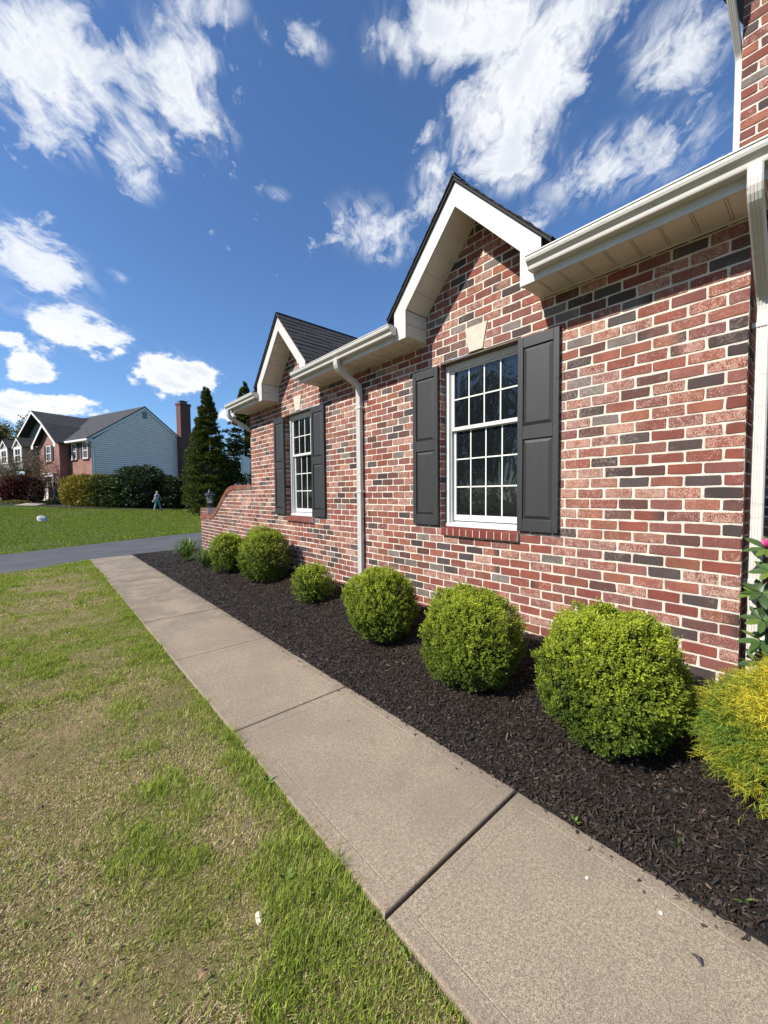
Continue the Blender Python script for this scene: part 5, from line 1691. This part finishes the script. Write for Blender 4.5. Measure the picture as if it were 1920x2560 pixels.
# ------------------------------------------------------------------ the person walking on the lawn
skin_m = simple_mat('skin', (.48, .28, .20), .6, .05)
def skinned(name, nodes, edges, m, parent, sub=2):
    me = bpy.data.meshes.new(name)
    me.from_pydata([n_[0] for n_ in nodes], edges, [])
    o = bpy.data.objects.new(name, me); col.objects.link(o)
    sk = o.modifiers.new('Skin', 'SKIN'); sk.use_smooth_shade = True
    if not me.skin_vertices: me.attributes.new('skin', 'FLOAT', 'POINT')
    for sv, n_ in zip(me.skin_vertices[0].data, nodes):
        r_ = n_[1]; sv.radius = (r_, r_) if not isinstance(r_, tuple) else r_
    me.skin_vertices[0].data[0].use_root = True
    ss = o.modifiers.new('Subsurf', 'SUBSURF'); ss.levels = ss.render_levels = sub
    me.materials.append(m)
    if parent: o.parent = parent
    return o
pz = hz(7.22, 36.4)
per = thing('person', 'person walking across the lawn in pale blue shirt and teal trousers, carrying a cup', 'person', (7.22, 36.4, pz), R(-38))
# local axes: x to the viewer's right (walking direction), y away from the viewer, z up
N_ = [((0, 0, .86), .13), ((.01, 0, 1.02), .125), ((.03, 0, 1.20), .135), ((.045, 0, 1.33), .10), ((.06, 0, 1.40), .052), ((.075, 0, 1.47), .075), ((.085, 0, 1.545), .085),
      ((-.05, -.09, .80), .095), ((-.04, -.09, .46), .062), ((-.19, -.09, .10), .042), ((-.16, -.10, .045), .04), ((-.06, -.10, .03), .03),
      ((.07, .09, .80), .095), ((.15, .09, .47), .062), ((.27, .09, .10), .042), ((.29, .10, .045), .04), ((.39, .10, .035), .03),
      ((.03, -.17, 1.29), .055), ((-.06, -.20, 1.06), .042), ((-.15, -.20, .84), .030), ((-.17, -.20, .77), .030),
      ((.05, .17, 1.29), .055), ((.16, .20, 1.08), .042), ((.27, .20, .90), .030), ((.30, .20, .84), .030)]
E_ = [(0, 1), (1, 2), (2, 3), (3, 4), (4, 5), (5, 6), (0, 7), (7, 8), (8, 9), (9, 10), (10, 11), (0, 12), (12, 13), (13, 14), (14, 15), (15, 16), (3, 17), (17, 18), (18, 19), (19, 20), (3, 21), (21, 22), (22, 23), (23, 24)]
body = skinned('body', N_, E_, skin_m, per)
sh_n = [((-.005, 0, .84), .155), ((.01, 0, 1.02), .148), ((.03, 0, 1.20), .155), ((.045, 0, 1.34), .105), ((.03, -.17, 1.29), .075), ((-.03, -.19, 1.12), .068), ((.05, .17, 1.29), .075), ((.11, .19, 1.14), .068)]
skinned('shirt', sh_n, [(0, 1), (1, 2), (2, 3), (3, 4), (4, 5), (3, 6), (6, 7)], simple_mat('pale_blue_shirt', (.34, .42, .58), .85, .15, 20), per)
tr_n = [((0, 0, .90), .14), ((-.05, -.09, .80), .112), ((-.04, -.09, .46), .080), ((-.18, -.09, .11), .072), ((.07, .09, .80), .112), ((.15, .09, .47), .080), ((.265, .09, .12), .072)]
skinned('trousers', tr_n, [(0, 1), (1, 2), (2, 3), (0, 4), (4, 5), (5, 6)], simple_mat('teal_trousers', (.16, .33, .36), .85, .12, 20), per)
skinned('hair', [((.06, 0, 1.57), .10), ((.03, 0, 1.50), .085), ((.025, 0, 1.42), .055)], [(0, 1), (1, 2)], simple_mat('fair_hair', (.50, .44, .35), .7, .2, 30), per)
shoe_m = simple_mat('grey_shoe', (.16, .20, .24), .7)
for sx, sy in ((-.21, -.14), (.25, .06)):
    sh_ = MB(); sh_.box(sx, sx + .185, sy, sy + .08, -.005, .065, .02); sh_.build('shoe', shoe_m, per)
cup = MB(); cup.lathe([(.035, 0), (.045, .10), (.048, .102), (.040, .11)], 0, 0, 12)
co_ = cup.build('cup', simple_mat('white_cup', (.8, .8, .78), .4), None); co_.location = Vector((7.22, 36.4, pz)) + Matrix.Rotation(R(-38), 3, 'Z') @ Vector((-.19, -.225, .69))
tag(co_, 'small white cup in the hand of the walking person', 'cup')

# ------------------------------------------------------------------ small things lying about
def pebble(name, label, cat, x, y, z, s, m, seed, rz=0, group=None):
    bm = bmesh.new(); bmesh.ops.create_icosphere(bm, subdivisions=3, radius=1)
    P = np.array([tuple(v.co) for v in bm.verts])
    kk = 1 + .7*(fbm(P*1.4 + seed, seed, 3)-.5)
    for v, q in zip(bm.verts, P*kk[:, None]): v.co = q*np.array(s)
    me = bpy.data.meshes.new(name); bm.to_mesh(me); bm.free()
    me.materials.append(m)
    o = bpy.data.objects.new(name, me); col.objects.link(o); o.location = (x, y, z); o.rotation_euler = (0, 0, rz)
    return tag(o, label, cat, group)
quartz_m = simple_mat('quartz', (.62, .53, .40), .6, .25, 60, bump=.4, bscale=120)
pebble('stone', 'cream stone lying in the near grass a step from the sidewalk', 'stone', .557, 1.357, .012, (.013, .024, .014), quartz_m, 301, R(-20))
flag_m = simple_mat('pink_flagstone', (.42, .27, .21), .8, .2, 30)
pebble('stone', 'flat pink stone in the mulch at the foot of the largest boxwood', 'stone', 2.47, 1.20, .125, (.040, .022, .008), flag_m, 302, R(30))
wood_m = simple_mat('pale_wood', (.46, .30, .19), .8, .2, 60)
def stick(label, pts, r_, m=wood_m, cat='stick', name='stick', group=None):
    mb = MB(); mb.tube(pts, r_, 7); o = mb.build(name, m); return tag(o, label, cat, group)
stick('pale broken stick in the grass at the left edge of the photo', [(-.21, 1.49, .03), (-.15, 1.465, .034), (-.09, 1.445, .02)], [.005, .0055, .003])
white_m = simple_mat('white_spot', (.78, .78, .74), .7, .05)
for (x, y), lab, sd_ in zip([(1.601, .604), (1.664, .370)], ['white fleck on the near slab, closer to the slab joint', 'white fleck on the near slab, farther from the slab joint'], (303, 304)):
    pebble('bird_dropping', lab, 'dropping', x, y, .0315, (.008, .006, .0018), white_m, sd_)
dleaf_m = simple_mat('dry_leaf', (.05, .035, .04), .8, .3, 50)
def flat_leaf(label, x, y, z, L, a, m):
    n = 7; vs = []; fs = []
    for i in range(n):
        t_ = i/(n-1); w_ = math.sin(math.pi*min(1, t_*.95 + .04))*L*.22
        c_ = Vector((math.cos(a), math.sin(a), 0)); s_ = Vector((-math.sin(a), math.cos(a), 0))
        b_ = Vector((x, y, z)) + c_*L*t_ + Vector((0, 0, .012*math.sin(math.pi*t_)))
        vs += [b_ - s_*w_ + Vector((0, 0, .004)), b_, b_ + s_*w_ + Vector((0, 0, .006))]
    for i in range(n-1):
        for k_ in (0, 1): fs.append((i*3+k_, i*3+k_+1, i*3+k_+4, i*3+k_+3))
    mb = MB(); mb.add(vs, fs); return tag(mb.build('fallen_leaf', m), label, 'leaf')
flat_leaf('dark curled leaf scrap on the near sidewalk slab', 1.567, .234, .032, .035, R(60), dleaf_m)
flat_leaf('brown fallen leaf in the grass near the bottom of the photo', .323, 1.299, .02, .04, R(15), simple_mat('brown_leaf', (.30, .19, .12), .8, .2, 50))
# little weeds sprouting in the mulch and along the walk
weed_m = leaf_mat('weed_leaf', .5, .35, .3)
def weed(label, x, y, z, n, L, seed, group, wide=.42):
    g = np.random.default_rng(seed)
    a = g.uniform(0, 6.28, n); D = np.stack([np.cos(a), np.sin(a), g.uniform(.2, 1.0, n)], 1)
    P = np.repeat([[0, 0, .002]], n, 0) + D*g.uniform(0, L*.25, n)[:, None]
    v, f = leaf_quads(P, D, np.array([0, 0, 1.0]) + g.normal(0, .3, (n, 3)), L*g.uniform(.6, 1.2, n), L*wide*g.uniform(.7, 1.2, n), .06)
    cc = np.array([.12, .20, .035])*g.uniform(.7, 1.5, (n, 1))
    o = np_mesh('weed', v, f, np.repeat(cc, 4, 0), weed_m); o.location = (x, y, z)
    tag(o, label, 'weed', group)
W1 = 'small weeds sprouting in the mulch'
weed('weed at the mulch edge, touching the sidewalk beside the near slab', 1.835, .75, .03, 9, .032, 311, W1)
weed('single pale sprout in the mulch between the sidewalk and the golden cypress', 1.99, .387, .075, 4, .035, 312, W1, .3)
weed('yellowish sprig in the mulch, closest to the viewer', 1.91, .173, .06, 5, .04, 313, W1, .2)
weed('broad leaved weed in the grass where two slabs meet the lawn', .865, 2.51, .01, 14, .045, 314, 'broad leaved weeds in the lawn')
weed('broad leaved weed in the grass edge halfway along the second slab', .87, 1.98, .01, 12, .045, 315, 'broad leaved weeds in the lawn')
weed('broad leaved weed cluster in the near grass, right of the pale stone', .70, 1.42, .01, 14, .04, 316, 'broad leaved weeds in the lawn')
